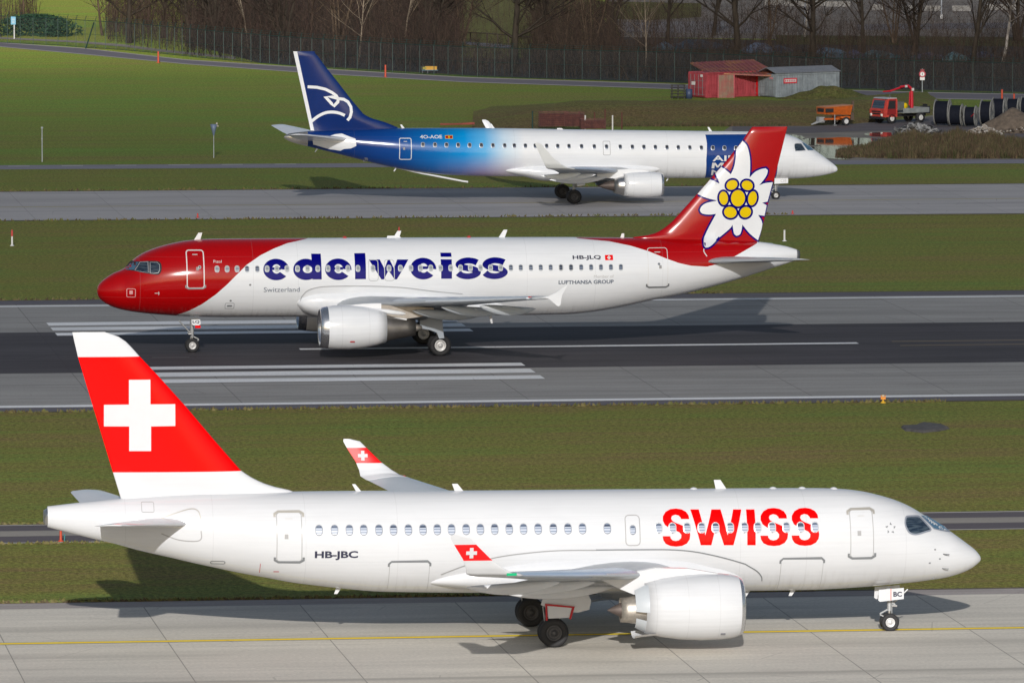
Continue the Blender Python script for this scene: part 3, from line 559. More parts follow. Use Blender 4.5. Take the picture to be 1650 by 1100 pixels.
# ---------------------------------------------------------------- fence
FG=simple('fence_green',(.007,.034,.028),.6,var=.2)
m,t,b=newmat('fence_net'); b.inputs['Base Color'].default_value=(.018,.028,.034,1); b.inputs['Roughness'].default_value=.9
tr=nn(t,'ShaderNodeBsdfTransparent'); mx=nn(t,'ShaderNodeMixShader'); mx.inputs[0].default_value=.27
t.links.new(tr.outputs[0],mx.inputs[1]); t.links.new(b.outputs[0],mx.inputs[2]); t.links.new(mx.outputs[0],t.nodes['Material Output'].inputs[0]); M['net']=m
fpx=[(-60,66),(0,69.5),(90,73.5),(140,77.5),(200,81.5),(250,86),(330,94.5),(450,105),(550,112),(640,118),(760,124),(920,129),(1080,133),(1300,142),(1480,148),(1650,152),(1800,154)]
fp=[Vector(gp(*p)+(0,)) for p in fpx]
F_=empty('fence',tuple(fp[0]),label='tall green mesh security fence with angled tops along the perimeter road',cat='fence'); F0=fp[0]
L_=0; cum=[0]
for a,b_ in zip(fp,fp[1:]): L_+=(b_-a).length; cum.append(L_)
def along(d):
    for i in range(len(fp)-1):
        if d<=cum[i+1]: return fp[i].lerp(fp[i+1],(d-cum[i])/(cum[i+1]-cum[i]))
    return fp[-1]
NP=84; FHt=2.75
pm=None; posts=[along(L_*i/NP)-F0 for i in range(NP+1)]
for i,p in enumerate(posts):
    if pm is None:
        mb=MB(); mb.box((0,0,FHt/2),(.045,.045,FHt)); mb.tube([(0,0,FHt-.02),(.12,.45,FHt+.42)],.03,5); o=mb.build('post',FG,F_); pm=o
    else: o=pm.copy(); COL.objects.link(o); o.parent=F_
    o.location=p
mb=MB()
for a,b_ in zip(posts,posts[1:]): mb.add([a+Vector((0,.05,.05)),b_+Vector((0,.05,.05)),b_+Vector((0,.05,FHt)),a+Vector((0,.05,FHt))],[(0,1,2,3)])
mb.build('mesh_panel',M['net'],F_)
mb=MB()
for z,w_,dy in ((.06,.05,0),(FHt*.5,.03,0),(FHt,.06,0),(FHt+.2,.02,.2),(FHt+.38,.02,.4)):
    mb=MB(); mb.tube([a+Vector((dy*.27,dy,z)) for a in posts],w_/2,4,0,False,False); mb.build('rail',FG,F_)
mb=MB(); q=along(18.5)-F0; 
a=Vector(gp(138,79)+(0,))-F0; mb.tube([a,a+Vector((.7,2.5,2.5))],.07,6); mb.build('brace',FG,F_)
# ---------------------------------------------------------------- trees: bare crowns
def bark(name,c1,c2,sc=3):
    m,t,b=newmat(name); n=noise_(t,ocoord(t,(1,1,.35)),sc,5,.7); t.links.new(ramp(t,n,[(.35,c1),(.65,c2)]),b.inputs['Base Color']); b.inputs['Roughness'].default_value=.9; b.inputs['Specular IOR Level'].default_value=.1; return m
BK=[bark('bark_dark',(.022,.018,.014),(.055,.045,.034)),bark('bark_warm',(.055,.038,.026),(.12,.088,.060)),bark('bark_birch',(.07,.06,.05),(.42,.38,.34),2.2),bark('bark_pale',(.14,.115,.085),(.25,.20,.15))]
TW=[bark('twig_dark',(.016,.013,.011),(.042,.032,.026)),bark('twig_warm',(.034,.024,.018),(.080,.057,.042)),bark('twig_red',(.030,.018,.016),(.058,.037,.031)),bark('twig_pale',(.12,.09,.06),(.22,.17,.11))]
def grow(mb,p,d,L,r,depth,rn,spread,m,maxd,up=.15,sides=None):
    k=3 if depth<2 else 2; pts=[p]; rs=[r]; q=Vector(p); dd=Vector(d)
    for i in range(k):
        dd=(dd+Vector((rn.gauss(0,.13),rn.gauss(0,.13),rn.gauss(0,.06)+up*.12))).normalized(); q=q+dd*L/k; pts.append(q.copy()); rs.append(r*(1-.45*(i+1)/k))
    mb.tube(pts,rs,6 if depth==0 else (4 if depth<3 else 3),m,False,depth<2)
    if depth>=maxd: return
    nb=rn.randint(3,4) if depth else rn.randint(7,9)
    for i in range(nb):
        f=rn.uniform(.25,1.0) if depth else rn.uniform(.22,1.0); idx=min(int(f*k),k-1); pp=pts[idx].lerp(pts[idx+1],f*k-idx)
        a=rn.uniform(0,2*math.pi); h=rn.uniform(.5,1.0)*spread; nd=(dd*1.0+Vector((math.cos(a)*h,math.sin(a)*h,rn.uniform(-.05,.45)))).normalized()
        grow(mb,pp,nd,L*rn.uniform(.42,.66)*(1.0 if depth else .85),r*rn.uniform(.34,.52),depth+1,rn,spread,min(m+0,1) if depth<1 else 1,maxd,up)
def make_tree(name,seed,h,r,bk,tw,spread,maxd,stems=1,lean=0):
    rn=random.Random(seed); e=empty(name); mb=MB()
    tr=MB()
    for s_ in range(stems):
        d=Vector((rn.gauss(0,.06)+lean,rn.gauss(0,.05),1)) if stems==1 else Vector((rn.uniform(-.35,.35),rn.uniform(-.25,.25),1))
        base=Vector((rn.uniform(-.25,.25)*(stems>1),rn.uniform(-.25,.25)*(stems>1),-.1))
        pts=[base]; rs=[r*1.25]; q=base.copy(); dd=d.normalized(); k=7
        for i in range(k):
            dd=(dd+Vector((rn.gauss(0,.04),rn.gauss(0,.04),.03))).normalized(); q=q+dd*h/k; pts.append(q.copy()); rs.append(r*(1-.88*(i+1)/k))
        tr.tube(pts,rs,9,0,False)
        for i in range(24 if stems==1 else 10):
            f=rn.uniform(.16,.98); idx=min(int(f*k),k-1); pp=pts[idx].lerp(pts[idx+1],f*k-idx); a=rn.uniform(0,2*math.pi); h_=rn.uniform(.6,1.1)*spread
            grow(mb,pp,Vector((math.cos(a)*h_,math.sin(a)*h_,rn.uniform(.3,1.0))).normalized(),h*rn.uniform(.22,.38)*(1.15-f*.6),rs[idx]*rn.uniform(.32,.5),1,rn,spread,0,maxd)
    c=mb.build('branches',[bk,tw],e); u=tr.build('trunk',bk,e); return e
# kinds of tree (each kind is built once and copied, turned and scaled)
kinds={'spread':make_tree('bare_tree',3,15,.34,BK[0],TW[0],1.0,5),'tall':make_tree('bare_tree',8,16,.26,BK[0],TW[0],.7,5),'multi':make_tree('bare_tree',11,13,.17,BK[0],TW[0],.75,4,5),
 'warm':make_tree('bare_tree',21,13,.16,BK[1],TW[1],.8,5),'birch':make_tree('birch_tree',5,14,.17,BK[2],TW[2],.7,4,1,-.05),'pale':make_tree('slender_tree',31,12,.085,BK[3],TW[3],.5,2,1,.10),'willow':make_tree('bare_tree',44,10,.12,BK[1],TW[2],.9,4,4)}
tl_=[ # kind, px,py base, scale, turn, label
('birch',-2,62,.95,.2,'white-barked leaning birch at the left edge beside the light blue sign'),
('warm',40,48,.8,1.0,'thin reddish bare tree beyond the fence just right of the light blue sign'),
('warm',165,58,.85,2.2,'slender warm brown tree at the right end of the open meadow'),
('spread',208,70,.92,.4,'dark crooked tree behind the fence, first trunk right of the brace post'),
('willow',188,52,.8,2.0,'bushy pale brown tree just left of the dark crooked tree'),
('tall',262,62,.9,4.1,'upright brown tree behind the footpath left of the first orange post'),
('tall',308,76,.95,1.6,'straight thick-trunked tree behind the fence, first one right of the left orange post'),
('willow',240,44,.9,2.7,'dense twiggy tree in the second row behind the footpath'),
('multi',345,78,.9,5.2,'multi-stemmed dark tree left of the leaning pale branch'),
('pale',400,80,1.0,2.3,'thin pale stem leaning in the thicket left of the blue tail'),
('tall',372,58,.95,3.3,'tall dim tree deep in the thicket left of the blue tail'),
('multi',455,85,.95,.9,'many-stemmed tree in the thicket directly behind the blue tail tip'),
('warm',500,72,1.0,.1,'reddish brown tree in the thicket just right of the blue tail tip'),
('willow',545,80,1.1,1.9,'wide twiggy tree in the thicket left of the orange post by the road'),
('pale',578,100,1.05,.6,'pale forked stem in the thicket above the blue tail slope'),
('tall',600,70,1.0,2.9,'dark tree in the thicket above the second orange post'),
('pale',650,88,1.15,5.3,'bright slanting pale trunk left of the yellow and black sign board'),
('multi',690,84,1.0,3.8,'dark clump of stems above the yellow and black sign board'),
('warm',628,52,1.0,4.4,'brown tree deep behind the slanting pale trunk'),
('willow',745,72,.9,.3,'brushy brown tree above the grey drain channel'),
('spread',829,118,1.10,.0,'large spreading dark tree close behind the fence, right of the yellow sign'),
('multi',872,70,.95,1.2,'tree with several stems just right of the large spreading tree'),
('warm',910,84,.95,5.9,'twiggy brown tree between the spreading tree and the road bend'),
('willow',952,90,1.0,2.1,'low brushy tree in front of the distant grey road'),
('multi',985,66,1.1,4.6,'dense many-stemmed tree where the distant grey road begins'),
('pale',1040,112,.9,1.1,'thin pale sapling by the fence left of the red container'),
('tall',1075,70,.8,3.9,'slim tree in front of the blue tarpaulin heap left of the red roof'),
('spread',1189,96,1.05,2.4,'big tree with fanned branches rising behind the rusty roof'),
('spread',1308,102,.98,4.0,'dark double-trunked tree behind the grey container'),
('birch',1296,60,.7,3.0,'small white-mottled birch beside the double-trunked tree'),
('tall',1392,88,.85,.7,'narrow dark tree between the grey container and the truck'),
('multi',1475,84,.95,1.5,'many-stemmed tree behind the round road sign'),
('willow',1440,70,.9,5.0,'reddish twiggy tree left of the round road sign'),
('tall',1565,118,1.0,5.5,'straight dark tree trunk behind the fence above the cable drums'),
('birch',1616,102,1.0,2.6,'white-barked birch at the right edge behind the fence'),
('multi',1640,66,1.0,.2,'tangled dark tree at the far right edge'),
('tall',1150,58,.8,5.8,'thin tree left of the fanned tree behind the rusty roof'),
('willow',1240,74,.8,1.4,'brushy tree between the fanned tree and the double-trunked tree'),
('tall',1700,110,1.0,1.0,'dark tree just past the right edge'),
]
first={}
for kd,px,py,sc,rz,lb in tl_:
    src=kinds[kd]; o=src if kd not in first else copy_tree(src); first[kd]=1
    X,Y=gp(px,py); o.location=(X,Y,0); o.scale=(sc,sc,sc); o.rotation_euler=(0,0,rz); tag(o,lb,'tree','bare trees beyond the perimeter fence')
# thicket: stems and twigs nobody could count
rn=random.Random(99); mb=MB()
def stem(X,Y,h,r,m,lean=.25,tw=3):
    a=rn.uniform(0,6.3); l=rn.uniform(0,lean); p0=Vector((X,Y,-.05)); p1=p0+Vector((math.cos(a)*l*h*.5,math.sin(a)*l*h*.5,h*.55)); p2=p1+Vector((math.cos(a+.4)*l*h*.7,math.sin(a+.4)*l*h*.7,h*.45))
    mb.tube([p0,p1,p2],[r,r*.7,r*.25],3,m,False,False)
    for _ in range(tw):
        f=rn.uniform(.2,1); p=p0.lerp(p1,f) if rn.random()<.5 else p1.lerp(p2,f); b_=rn.uniform(0,6.3); q=p+Vector((math.cos(b_),math.sin(b_)*.6,rn.uniform(.1,1.0)))*h*rn.uniform(.12,.32); mb.tube([p,q],[r*.5,r*.2],3,m,False,False)
def region(poly,n,h0,h1,r,ms,lean=.3,tw=3):
    for _ in range(n):
        k=rn.random()*(len(poly)-1); i=int(k); a,b_=poly[i],poly[i+1]; f=k-i; px=a[0]+(b_[0]-a[0])*f; top=a[1]+(b_[1]-a[1])*f; bot=a[2]+(b_[2]-a[2])*f
        X,Y=gp(px,rn.uniform(top,bot)); stem(X,Y,rn.uniform(h0,h1),rn.uniform(.5,1)*r,rn.choice(ms),lean,tw)
region([(300,20,90),(450,10,102),(640,10,115),(740,15,121)],5200,1.5,5.5,.030,[0,0,1,2],.55,5)
region([(740,96,121),(900,100,127),(1080,100,131)],900,1.2,3.2,.03,[0,1],.35,4)
region([(860,30,125),(1000,50,130)],900,2.0,5,.03,[0,1],.35,4)
region([(170,20,70),(300,20,88)],600,1.5,5,.03,[1,1,2],.35,4)
region([(1000,86,131),(1330,96,140),(1700,104,150)],3600,.8,2.1,.026,[0,0,1],.7,5)
region([(1330,50,100),(1700,50,100)],450,1.2,3.5,.022,[0,1,2],.7,6)
region([(-60,20,50),(60,20,45)],260,1.5,5,.03,[1,2],.3,4)
region([(1000,30,90),(1330,30,90)],450,1.2,3.5,.022,[0,1,1],.7,6)
region([(850,40,125),(1000,50,130),(1330,60,140),(1700,66,148)],1700,2.5,7.5,.016,[0,1,1,2],.5,9)
region([(180,10,70),(420,10,95),(860,20,120)],900,3,8,.016,[1,1,2],.5,8)
mb.build('thicket',[TW[0],TW[1],TW[2]],label='dense brown leafless thicket behind the fence',cat='thicket',kind='stuff')
HG=simple('hedge_green',(.02,.06,.025),.9,var=.5,vs=3)
def leafy(name,cx,cy,rx,ry,h,n,mat,size=.18,z0=0,seed=1,**k):
    rn=random.Random(seed); mb=MB()
    for _ in range(n):
        a=rn.uniform(0,6.283); r=math.sqrt(rn.random()); z=rn.random()**.8*h; q=math.sqrt(max(0,1-(z/h)**2))*.9+.1
        c=Vector((cx+rx*r*q*math.cos(a),cy+ry*r*q*math.sin(a),z0+z)); u=Vector((rn.gauss(0,1),rn.gauss(0,1),rn.gauss(0,1))).normalized()*size*rn.uniform(.5,1); v=u.cross(Vector((rn.gauss(0,1),rn.gauss(0,1),rn.gauss(0,1)))).normalized()*size*.5
        mb.add([c-u,c+v,c+u,c-v],[(0,1,2,3)])
    return mb.build(name,mat,**k)
X,Y=gp(52,62); leafy('shrub',X,Y+6,5.2,2,2.2,2600,HG,.2,seed=4,label='low dark green shrub behind the fence at the far left',cat='shrub')
X,Y=gp(83,64); leafy('shrub',X,Y+6,1.6,1,1.6,700,HG,.2,seed=5,label='small green shrub next to the low dark green shrub',cat='shrub')
# wooden rail fence in the olive meadow
RW=simple('old_wood',(.045,.032,.025),.9,var=.3,vs=4)
e=empty('rail_fence',gp(741,74)+(0,),label='low dark wooden rail fence in the olive meadow left of the spreading tree',cat='fence')
pp=[Vector(gp(a,b_)+(0,)) for a,b_ in ((741,66),(758,68),(785,69),(802,71),(819,72),(860,76))]; o0=Vector(e.location)
for p in pp: mb=MB(); mb.box(tuple(p-o0+Vector((0,0,.5))),(.13,.13,1.0)); mb.build('post',RW,e)
mb=MB(); mb.tube([a-o0+Vector((0,0,.95)) for a in pp],.05,4); mb.build('rail',RW,e)
# blue and grey tarpaulin heaps
def tarp(px,py,w_,h,col,lab,seed):
    X,Y=gp(px,py); m=simple('tarp',tuple(q*.8 for q in col),.6,0,0,.6,2.4,bump=.8); return bump('tarpaulin_heap',X,Y,w_*.62,2.0,h*.55,m,0,36,seed,FP=.45,label=lab,cat='tarpaulin')
for i,(px,py,w_,h,c,lb) in enumerate([(1070,80,2.2,1.3,(.10,.17,.24),'small crumpled pale blue tarpaulin heap left of the fanned tree'),(1120,78,5.6,1.5,(.045,.075,.11),'long dark blue-grey tarpaulin heap left of the fanned tree'),(1222,84,3.2,1.6,(.14,.18,.26),'lilac-grey tarpaulin heap right of the fanned tree'),(1258,84,2.2,1.2,(.06,.07,.10),'low dark tarpaulin heap behind the grey container roof'),(1338,92,4.0,1.6,(.10,.17,.24),'pale blue tarpaulin heap left of the narrow dark tree'),(1378,93,2.4,1.3,(.09,.09,.16),'violet-grey tarpaulin heap beside the pale blue one'),(1415,93,4.0,1.2,(.08,.16,.19),'turquoise tarpaulin heap behind the truck'),(1498,94,3.4,.9,(.09,.08,.12),'flat violet tarpaulin heap right of the round road sign'),(1540,97,2.4,1.4,(.13,.28,.31),'bright turquoise tarpaulin heap left of the straight trunk'),(1582,92,3.0,.9,(.07,.07,.10),'flat grey tarpaulin heap between straight trunk and birch')]): tarp(px,py,w_,h,c,lb,i+1)
BW=simple('barrier_white',(.26,.25,.235),.8,var=.25)
for i,(x0,x1,y) in enumerate(((1232,1262,9),(1263,1330,10),(1331,1370,11),(1405,1424,16),(1464,1473,17),(1489,1516,18),(1534,1564,18),(1590,1640,16))):
    (X0,Y0),(X1,Y1)=gp(x0,y),gp(x1,y); mb=MB(); cx,cy=(X0+X1)/2,(Y0+Y1)/2; L__=(X1-X0)
    mb.rings([[(sx*L__/2,-.3,0),(sx*L__/2,.3,0),(sx*L__/2,.18,.22),(sx*L__/2,.12,.6),(sx*L__/2,-.12,.6),(sx*L__/2,-.18,.22)] for sx in (-1,1)],sm=False)
    o=mb.build('concrete_barrier',BW,label='white concrete barrier at the top right, %s'%['leftmost, above the fanned tree','long one right of the fanned tree','above the double-trunked tree','short one above the narrow dark tree','tiny one left of the lamp pole','directly left of the lamp pole','directly right of the lamp pole','rightmost by the birch crown'][i],cat='barrier',group='white barriers along the distant works area'); o.location=(cx,cy,0)
def lamp(px,py,h,lab):
    X,Y=gp(px,py); e=empty('lamp_pole',(X,Y,0),label=lab,cat='lamp pole'); mb=MB(); mb.tube([(0,0,0),(0,0,h)],[.09,.06],8); mb.build('pole',simple('pole_grey',(.36,.38,.42),.5),e); mb=MB(); mb.box((0,0,.25),(.3,.3,.5)); mb.build('foot',simple('pole_foot',(.55,.55,.55),.7),e); mb=MB(); mb.box((.4,0,h),(1.0,.25,.12)); mb.build('lamp_head',M['line_grey'],e)
lamp(1517,31,9,'grey lamp pole with a white foot in the works area at the top right'); lamp(1297,50,9,'second grey lamp pole seen through the double-trunked tree')
# ---------------------------------------------------------------- site huts and containers
def corr(name,base,rust,sc=1.2,f=.5):
    m,t,b=newmat(name); n=noise_(t,ocoord(t,(1,1,1)),sc,6,.7); col=mix(t,ramp(t,n,[(f-.06,0.),(f+.10,1.)]),tuple(base),tuple(rust)); n2=noise_(t,ocoord(t,(4,4,.3)),1.5,3,.6); col=mix(t,1.0,col,ramp(t,n2,[(.3,.8),(.7,1.1)]),'MULTIPLY'); t.links.new(col,b.inputs['Base Color']); b.inputs['Roughness'].default_value=.6; return m
def container(name,org,rz,Lx,Wy,H,mat,doorm,lab,cat='container',roof=None,signs=()):
    "local x runs along the long side (near side is -y), the double doors close the x=0 end"
    e=empty(name,org,rz,label=lab,cat=cat); mb=MB(); mb.box((Lx/2,Wy/2,H/2+.06),(Lx-.06,Wy-.06,H-.02))
    n=int(Lx/.28)
    for i in range(n): mb.box(((i+.5)*Lx/n,-.005,H/2+.06),(Lx/n*.5,.05,H-.30))
    for z in (.10,H+.02): mb.box((Lx/2,0.0,z),(Lx,.08,.14)); mb.box((Lx/2,Wy,z),(Lx,.08,.14))
    for x in (0,Lx):
        for y in (0,Wy): mb.box((x,y,H/2+.06),(.12,.12,H))
    mb.build('body',mat,e)
    for k in (0,1):
        mb=MB(); mb.box((-.03,Wy*(.26+.48*k),H/2+.05),(.05,Wy*.45,H-.22))
        for z in (.3,.9,1.5,2.05):
            if z<H-.2: mb.box((-.065,Wy*(.26+.48*k),z),(.03,Wy*.42,.035),1)
        for q in (-.12,.12): mb.tube([(-.09,Wy*(.26+.48*k)+q*Wy,.2),(-.09,Wy*(.26+.48*k)+q*Wy,H-.1)],.022,5,1)
        mb.build('door',[doorm,M['line_grey']],e)
    return e
ry=R(35)
RC1=corr('container_pinkred',(.38,.055,.07),(.27,.035,.045)); RC2=corr('container_red',(.62,.008,.014),(.50,.012,.016)); GR=corr('container_grey',(.25,.285,.31),(.19,.215,.235)); 
def org(px,py): return gp(px,py)+(0.55,)
def atz(px,py,z,): return gp(px,py,z)+(z,)
o1=atz(1137,158.5,.0); c1=container('container',o1,ry,6.0,2.44,2.15,RC1,RC1,'faded pink-red container with white labels on its doors, left end of the site huts')
TEXT_W[0]=0
def lab(par,x,y,z,w_,h,mat,face='x'):
    mb=MB()
    if face=='x': mb.box((x-.09,y,z),(.012,w_,h))
    else: mb.box((x,y-.075,z),(w_,.012,h))
    return mb.build('label_plate',mat,par)
LW=simple('label_white',(.62,.60,.58),.5); lab(c1,-.03,1.65,1.25,.55,.30,LW); lab(c1,-.03,.45,1.95,.35,.22,LW)
o3=atz(1222.5,156,.45); c3=container('container',(atz(1250,157.8,0)[0]-1.46,atz(1250,157.8,0)[1]+2.12,0),ry,5.0,2.44,2.05,RC2,RC2,'bright red container with a white label, between the rusty roof and the grey container'); lab(c3,-.03,1.0,1.75,.5,.2,LW)
o4=atz(1250,157.8,.0); c4_=container('container',o4,ry,6.9,2.44,2.0,GR,GR,'grey steel container with a red and white sign on its long side')
mb=MB(); mb.prism([(-.12,2.1),(-.12,2.2),(7.05,2.2),(7.05,2.1)],-.12,1.2); rf=MB()
rf.rings([[(x,-.15,2.12),(x,-.15,2.16),(x,1.22,2.62),(x,2.6,2.16),(x,2.6,2.12),(x,1.22,2.56)] for x in (-.15,7.05)],sm=False); rf.build('roof',corr('roof_grey',(.20,.21,.23),(.17,.18,.20)),c4_)
mb=MB(); mb.box((1.55,-.05,1.45),(1.45,.03,.46)); sg=mb.build('sign',simple('sign_red',(.55,.03,.05),.5),c4_); mb=MB(); mb.box((1.55,-.068,1.46),(1.25,.01,.24)); mb.build('sign_lettering_panel',LW,sg)
for i in range(6): mb=MB(); mb.box((1.02+i*.20,-.075,1.46),(.11,.006,.16)); mb.build('lettering',simple('sign_letter',(.45,.10,.12),.5),sg)
lab(c4_,-.03,.5,1.7,.5,.16,simple('label_pink',(.55,.22,.25),.5))
# wooden infill wall and open shed bay under the rusty roof
e=empty('shed_wall',atz(1157,158,.0),R(6),label='brown boarded wall between the pink-red and bright red containers',cat='wall'); mb=MB()
for i in range(9): mb.box((i*.155+.08,.0,1.0),(.148,.06,2.0))
mb.build('boards',corr('boards_brown',(.21,.13,.085),(.26,.06,.05),.9),e); mb=MB(); mb.box((0,0,1.02),(.1,.1,2.1)); mb.box((1.42,0,1.02),(.1,.1,2.1)); mb.build('frame',RC1,e)
RR=corr('roof_rust',(.235,.055,.060),(.34,.14,.055),.8,.52)
p=lambda px,py,z: Vector(atz(px,py,z))
P=[p(1140,117,2.2),p(1246,121.5,1.95),p(1241,110.5,2.45),p(1214,96,3.0),p(1112,101,2.75)]
mb=MB(); v=[q for q in P]+[q-Vector((0,0,.12)) for q in P]; n=5; mb.add(v,[tuple(range(n)),tuple(range(2*n-1,n-1,-1))]+[(k,n+k,n+(k+1)%n,(k+1)%n) for k in range(n)])
for i in range(14):
    f=(i+.5)/14; a=P[0].lerp(P[1],f)+Vector((0,0,.03)); b_=P[4].lerp(P[3],f)+Vector((0,0,.03)); mb.tube([a,b_],.035,4)
mb.build('corrugated_roof',RR,label='rusty red corrugated roof lying over the red containers',cat='roof')
e=empty('dark_crate',gp(1100,159)+(0,),label='dark pallet stack and blue drum left of the pink-red container',cat='pallets'); mb=MB()
for i in range(5):
    mb.box((-.4,0,.15+i*.26),(1.3,.9,.04)); 
    for q in (-.6,0,.6): mb.box((-.4+q*.9,0,.06+i*.26),(.12,.9,.14))
mb.build('pallet_stack',simple('dark_wood',(.04,.035,.03),.9),e); mb=MB(); mb.lathe([(0,.01),(0,.3),(.85,.3),(.85,.01)],(.55,-.2,.0),'z',16); mb.build('drum',simple('drum_blue',(.04,.06,.12),.5),e)
# ---------------------------------------------------------------- truck with loading crane
TR=simple('truck_red',(.52,.06,.045),.4,var=.3,vs=3); GY=simple('flatbed_grey',(.24,.26,.26),.6,var=.3); TD=M['dark']
t0=empty('truck',gp(1449,198.2)+(0.02,),R(35),label='red flatbed truck with a folded red loading crane, parked on the yard',cat='truck')   # local -x is forward
mb=MB(); cab=[(-2.35,.55),(-2.38,1.15),(-2.22,1.25),(-2.02,1.95),(-1.85,2.05),(-.98,2.05),(-.92,1.9),(-.92,.55)]
mb.prism(cab,-.92,.92); mb.build('cab',TR,t0)
mb=MB(); mb.prism([(-2.02,2.04),(-1.86,2.12),(-.98,2.12),(-.95,2.04)],-.90,.90); mb.build('cab_roof',simple('cab_roof',(.42,.43,.45),.5),t0)
mb=MB(); mb.add([(-2.25,-.80,1.26),(-2.25,.80,1.26),(-2.04,.74,1.92),(-2.04,-.74,1.92)],[(0,1,2,3)]); mb.build('windshield',M['cockpit_glass'],t0)
for y in (-.935,.935): mb=MB(); mb.add([(-1.95,y,1.22),(-1.15,y,1.22),(-1.15,y,1.88),(-1.78,y,1.88)],[(0,1,2,3)]); d=MB(); d.prism([(-2.0,.75),(-1.08,.75),(-1.08,1.98),(-1.8,1.98)],y-.01,y+.01); dd=d.build('cab_door',simple('truck_door',(.25,.02,.02),.4,0,.4),t0); mb.v=[(a,b_+(.015 if y>0 else -.015),c) for a,b_,c in mb.v]; mb.build('side_window',TD,dd)
mb=MB(); mb.box((-2.4,0,1.0),(.04,1.15,.10),0); mb.box((-2.4,0,.82),(.04,1.0,.10),0); mb.build('grille',TD,t0)
for y in (-.7,.7): mb=MB(); mb.lathe([(-2.45,.01),(-2.45,.11),(-2.35,.12)],(0,y,.72),'x',14); mb.build('headlight',simple('headlight',(.7,.68,.62),.2),t0)
mb=MB(); mb.box((-2.3,0,.48),(.25,1.8,.20)); mb.box((.2,0,.62),(4.6,.7,.18)); mb.build('chassis',TD,t0)
mb=MB(); mb.box((1.05,0,.86),(2.7,1.8,.08)); 
for y in (-.9,.9): mb.box((1.05,y,1.05),(2.7,.05,.36))
mb.box((2.4,0,1.05),(.05,1.8,.36)); mb.build('flatbed',GY,t0)
for x in (-1.45,1.55):
    for y in (-.78,.78):
        mb=MB(); mb.lathe([(-.14,.22),(-.14,.40),(-.08,.43),(.08,.43),(.14,.40),(.14,.22)],(x,y,.43),'y',24); w_=mb.build('wheel',M['rubber'],t0); mb=MB(); s_=-1 if y<0 else 1
        mb.lathe([(s_*.13,.24),(s_*.10,.12),(s_*.13,.08),(s_*.13,.01)],(x,y,.43),'y',18); mb.build('rim',simple('truck_rim',(.6,.6,.58),.5),w_)
CRr=paint('crane_red',(.50,.015,.03),.4); mb=MB(); mb.tube([(1.3,0,.9),(1.3,0,2.7)],[.16,.12],8); mb.tube([(1.3,0,2.7),(.9,0,3.02),(.1,0,2.95)],[.12,.12,.09],6); mb.tube([(1.15,.15,1.4),(1.2,.12,2.5)],.06,6); mb.tube([(.3,.12,2.9),(-.9,.12,2.62),(-1.6,.12,2.6)],[.09,.08,.06],6); mb.build('crane_arm',CRr,t0)
mb=MB(); mb.box((-.4,.2,2.78),(1.9,.12,.10)); mb.box((1.28,-.16,2.7),(.22,.05,.22),1); mb.box((.6,-.14,2.98),(.22,.05,.18),1); mb.build('crane_fitting',[TD,LW],t0)
mb=MB(); mb.lathe([(-.14,.02),(-.14,.28),(-.1,.28),(-.1,.2),(.1,.2),(.1,.28),(.14,.28),(.14,.02)],(.35,-.2,1.35),'y',18); mb.build('hose_reel',M['yellow_paint'],t0)
mb=MB(); mb.box((-.35,0,1.4),(.7,1.3,.7)); mb.tube([(-.6,.5,1.6),(-.6,.5,2.3)],.05,5); mb.box((.0,.3,1.3),(.3,.4,.6)); mb.build('toolbox',simple('kit_grey',(.12,.13,.12),.7,var=.4,vs=4),t0)
mb=MB(); mb.box((2.7,0,1.0),(.35,.9,.6)); mb.box((2.85,.2,1.3),(.1,.5,.3)); mb.build('rear_equipment',TD,t0)
# orange trailer
OR=simple('trailer_orange',(.50,.105,.012),.5,var=.35,vs=3); e=empty('trailer',gp(1345,202.5)+(.02,),R(28),label='orange two-wheeled site trailer with its grey drawbar on the ground',cat='trailer')
mb=MB(); 
mb.rings([[(-1.35,-.6,.95),(-1.35,.6,.95),(-1.3,.75,1.5),(-1.3,-.75,1.5)],[(1.15,-.6,.85),(1.15,.6,.85),(1.25,.75,1.62),(1.25,-.75,1.62)]],sm=False); mb.build('hopper',OR,e)
mb=MB(); mb.box((-.95,-.78,1.28),(.75,.04,.30)); mb.box((-1.34,0,1.28),(.05,1.0,.30)); mb.build('opening',TD,e)
mb=MB(); mb.add([(-1.3,-.78,1.52),(1.25,-.78,1.64),(1.25,.78,1.64),(-1.3,.78,1.52),(-1.3,-.78,1.56),(1.25,-.78,1.68),(1.25,.78,1.68),(-1.3,.78,1.56)],[(0,1,5,4),(1,2,6,5),(2,3,7,6),(3,0,4,7),(4,5,6,7)]); mb.build('lid',simple('lid_orange',(.50,.20,.09),.6),e)
mb=MB(); mb.box((0,0,.55),(2.4,.9,.14)); mb.box((.6,0,.68),(.9,1.45,.16)); mb.build('frame',OR,e)
for y in (-.72,.72):
    mb=MB(); mb.lathe([(-.11,.2),(-.11,.32),(-.06,.35),(.06,.35),(.11,.32),(.11,.2)],(.62,y,.35),'y',22); w_=mb.build('wheel',M['rubber'],e); s_=-1 if y<0 else 1; mb=MB(); mb.lathe([(s_*.1,.2),(s_*.08,.1),(s_*.1,.01)],(.62,y,.35),'y',16); mb.build('rim',simple('trailer_rim',(.6,.6,.6),.5),w_)
mb=MB(); mb.tube([(-1.0,.35,.5),(-2.2,0,.12)],.06,6); mb.tube([(-1.0,-.35,.5),(-2.2,0,.12)],.06,6); mb.box((-1.35,0,.5),(.5,.5,.45)); mb.tube([(-.35,-.6,.1),(-.35,-.6,.9)],.05,6); mb.box((-.35,-.6,.05),(.25,.25,.05)); mb.build('drawbar',simple('drawbar_grey',(.28,.29,.30),.6),e)
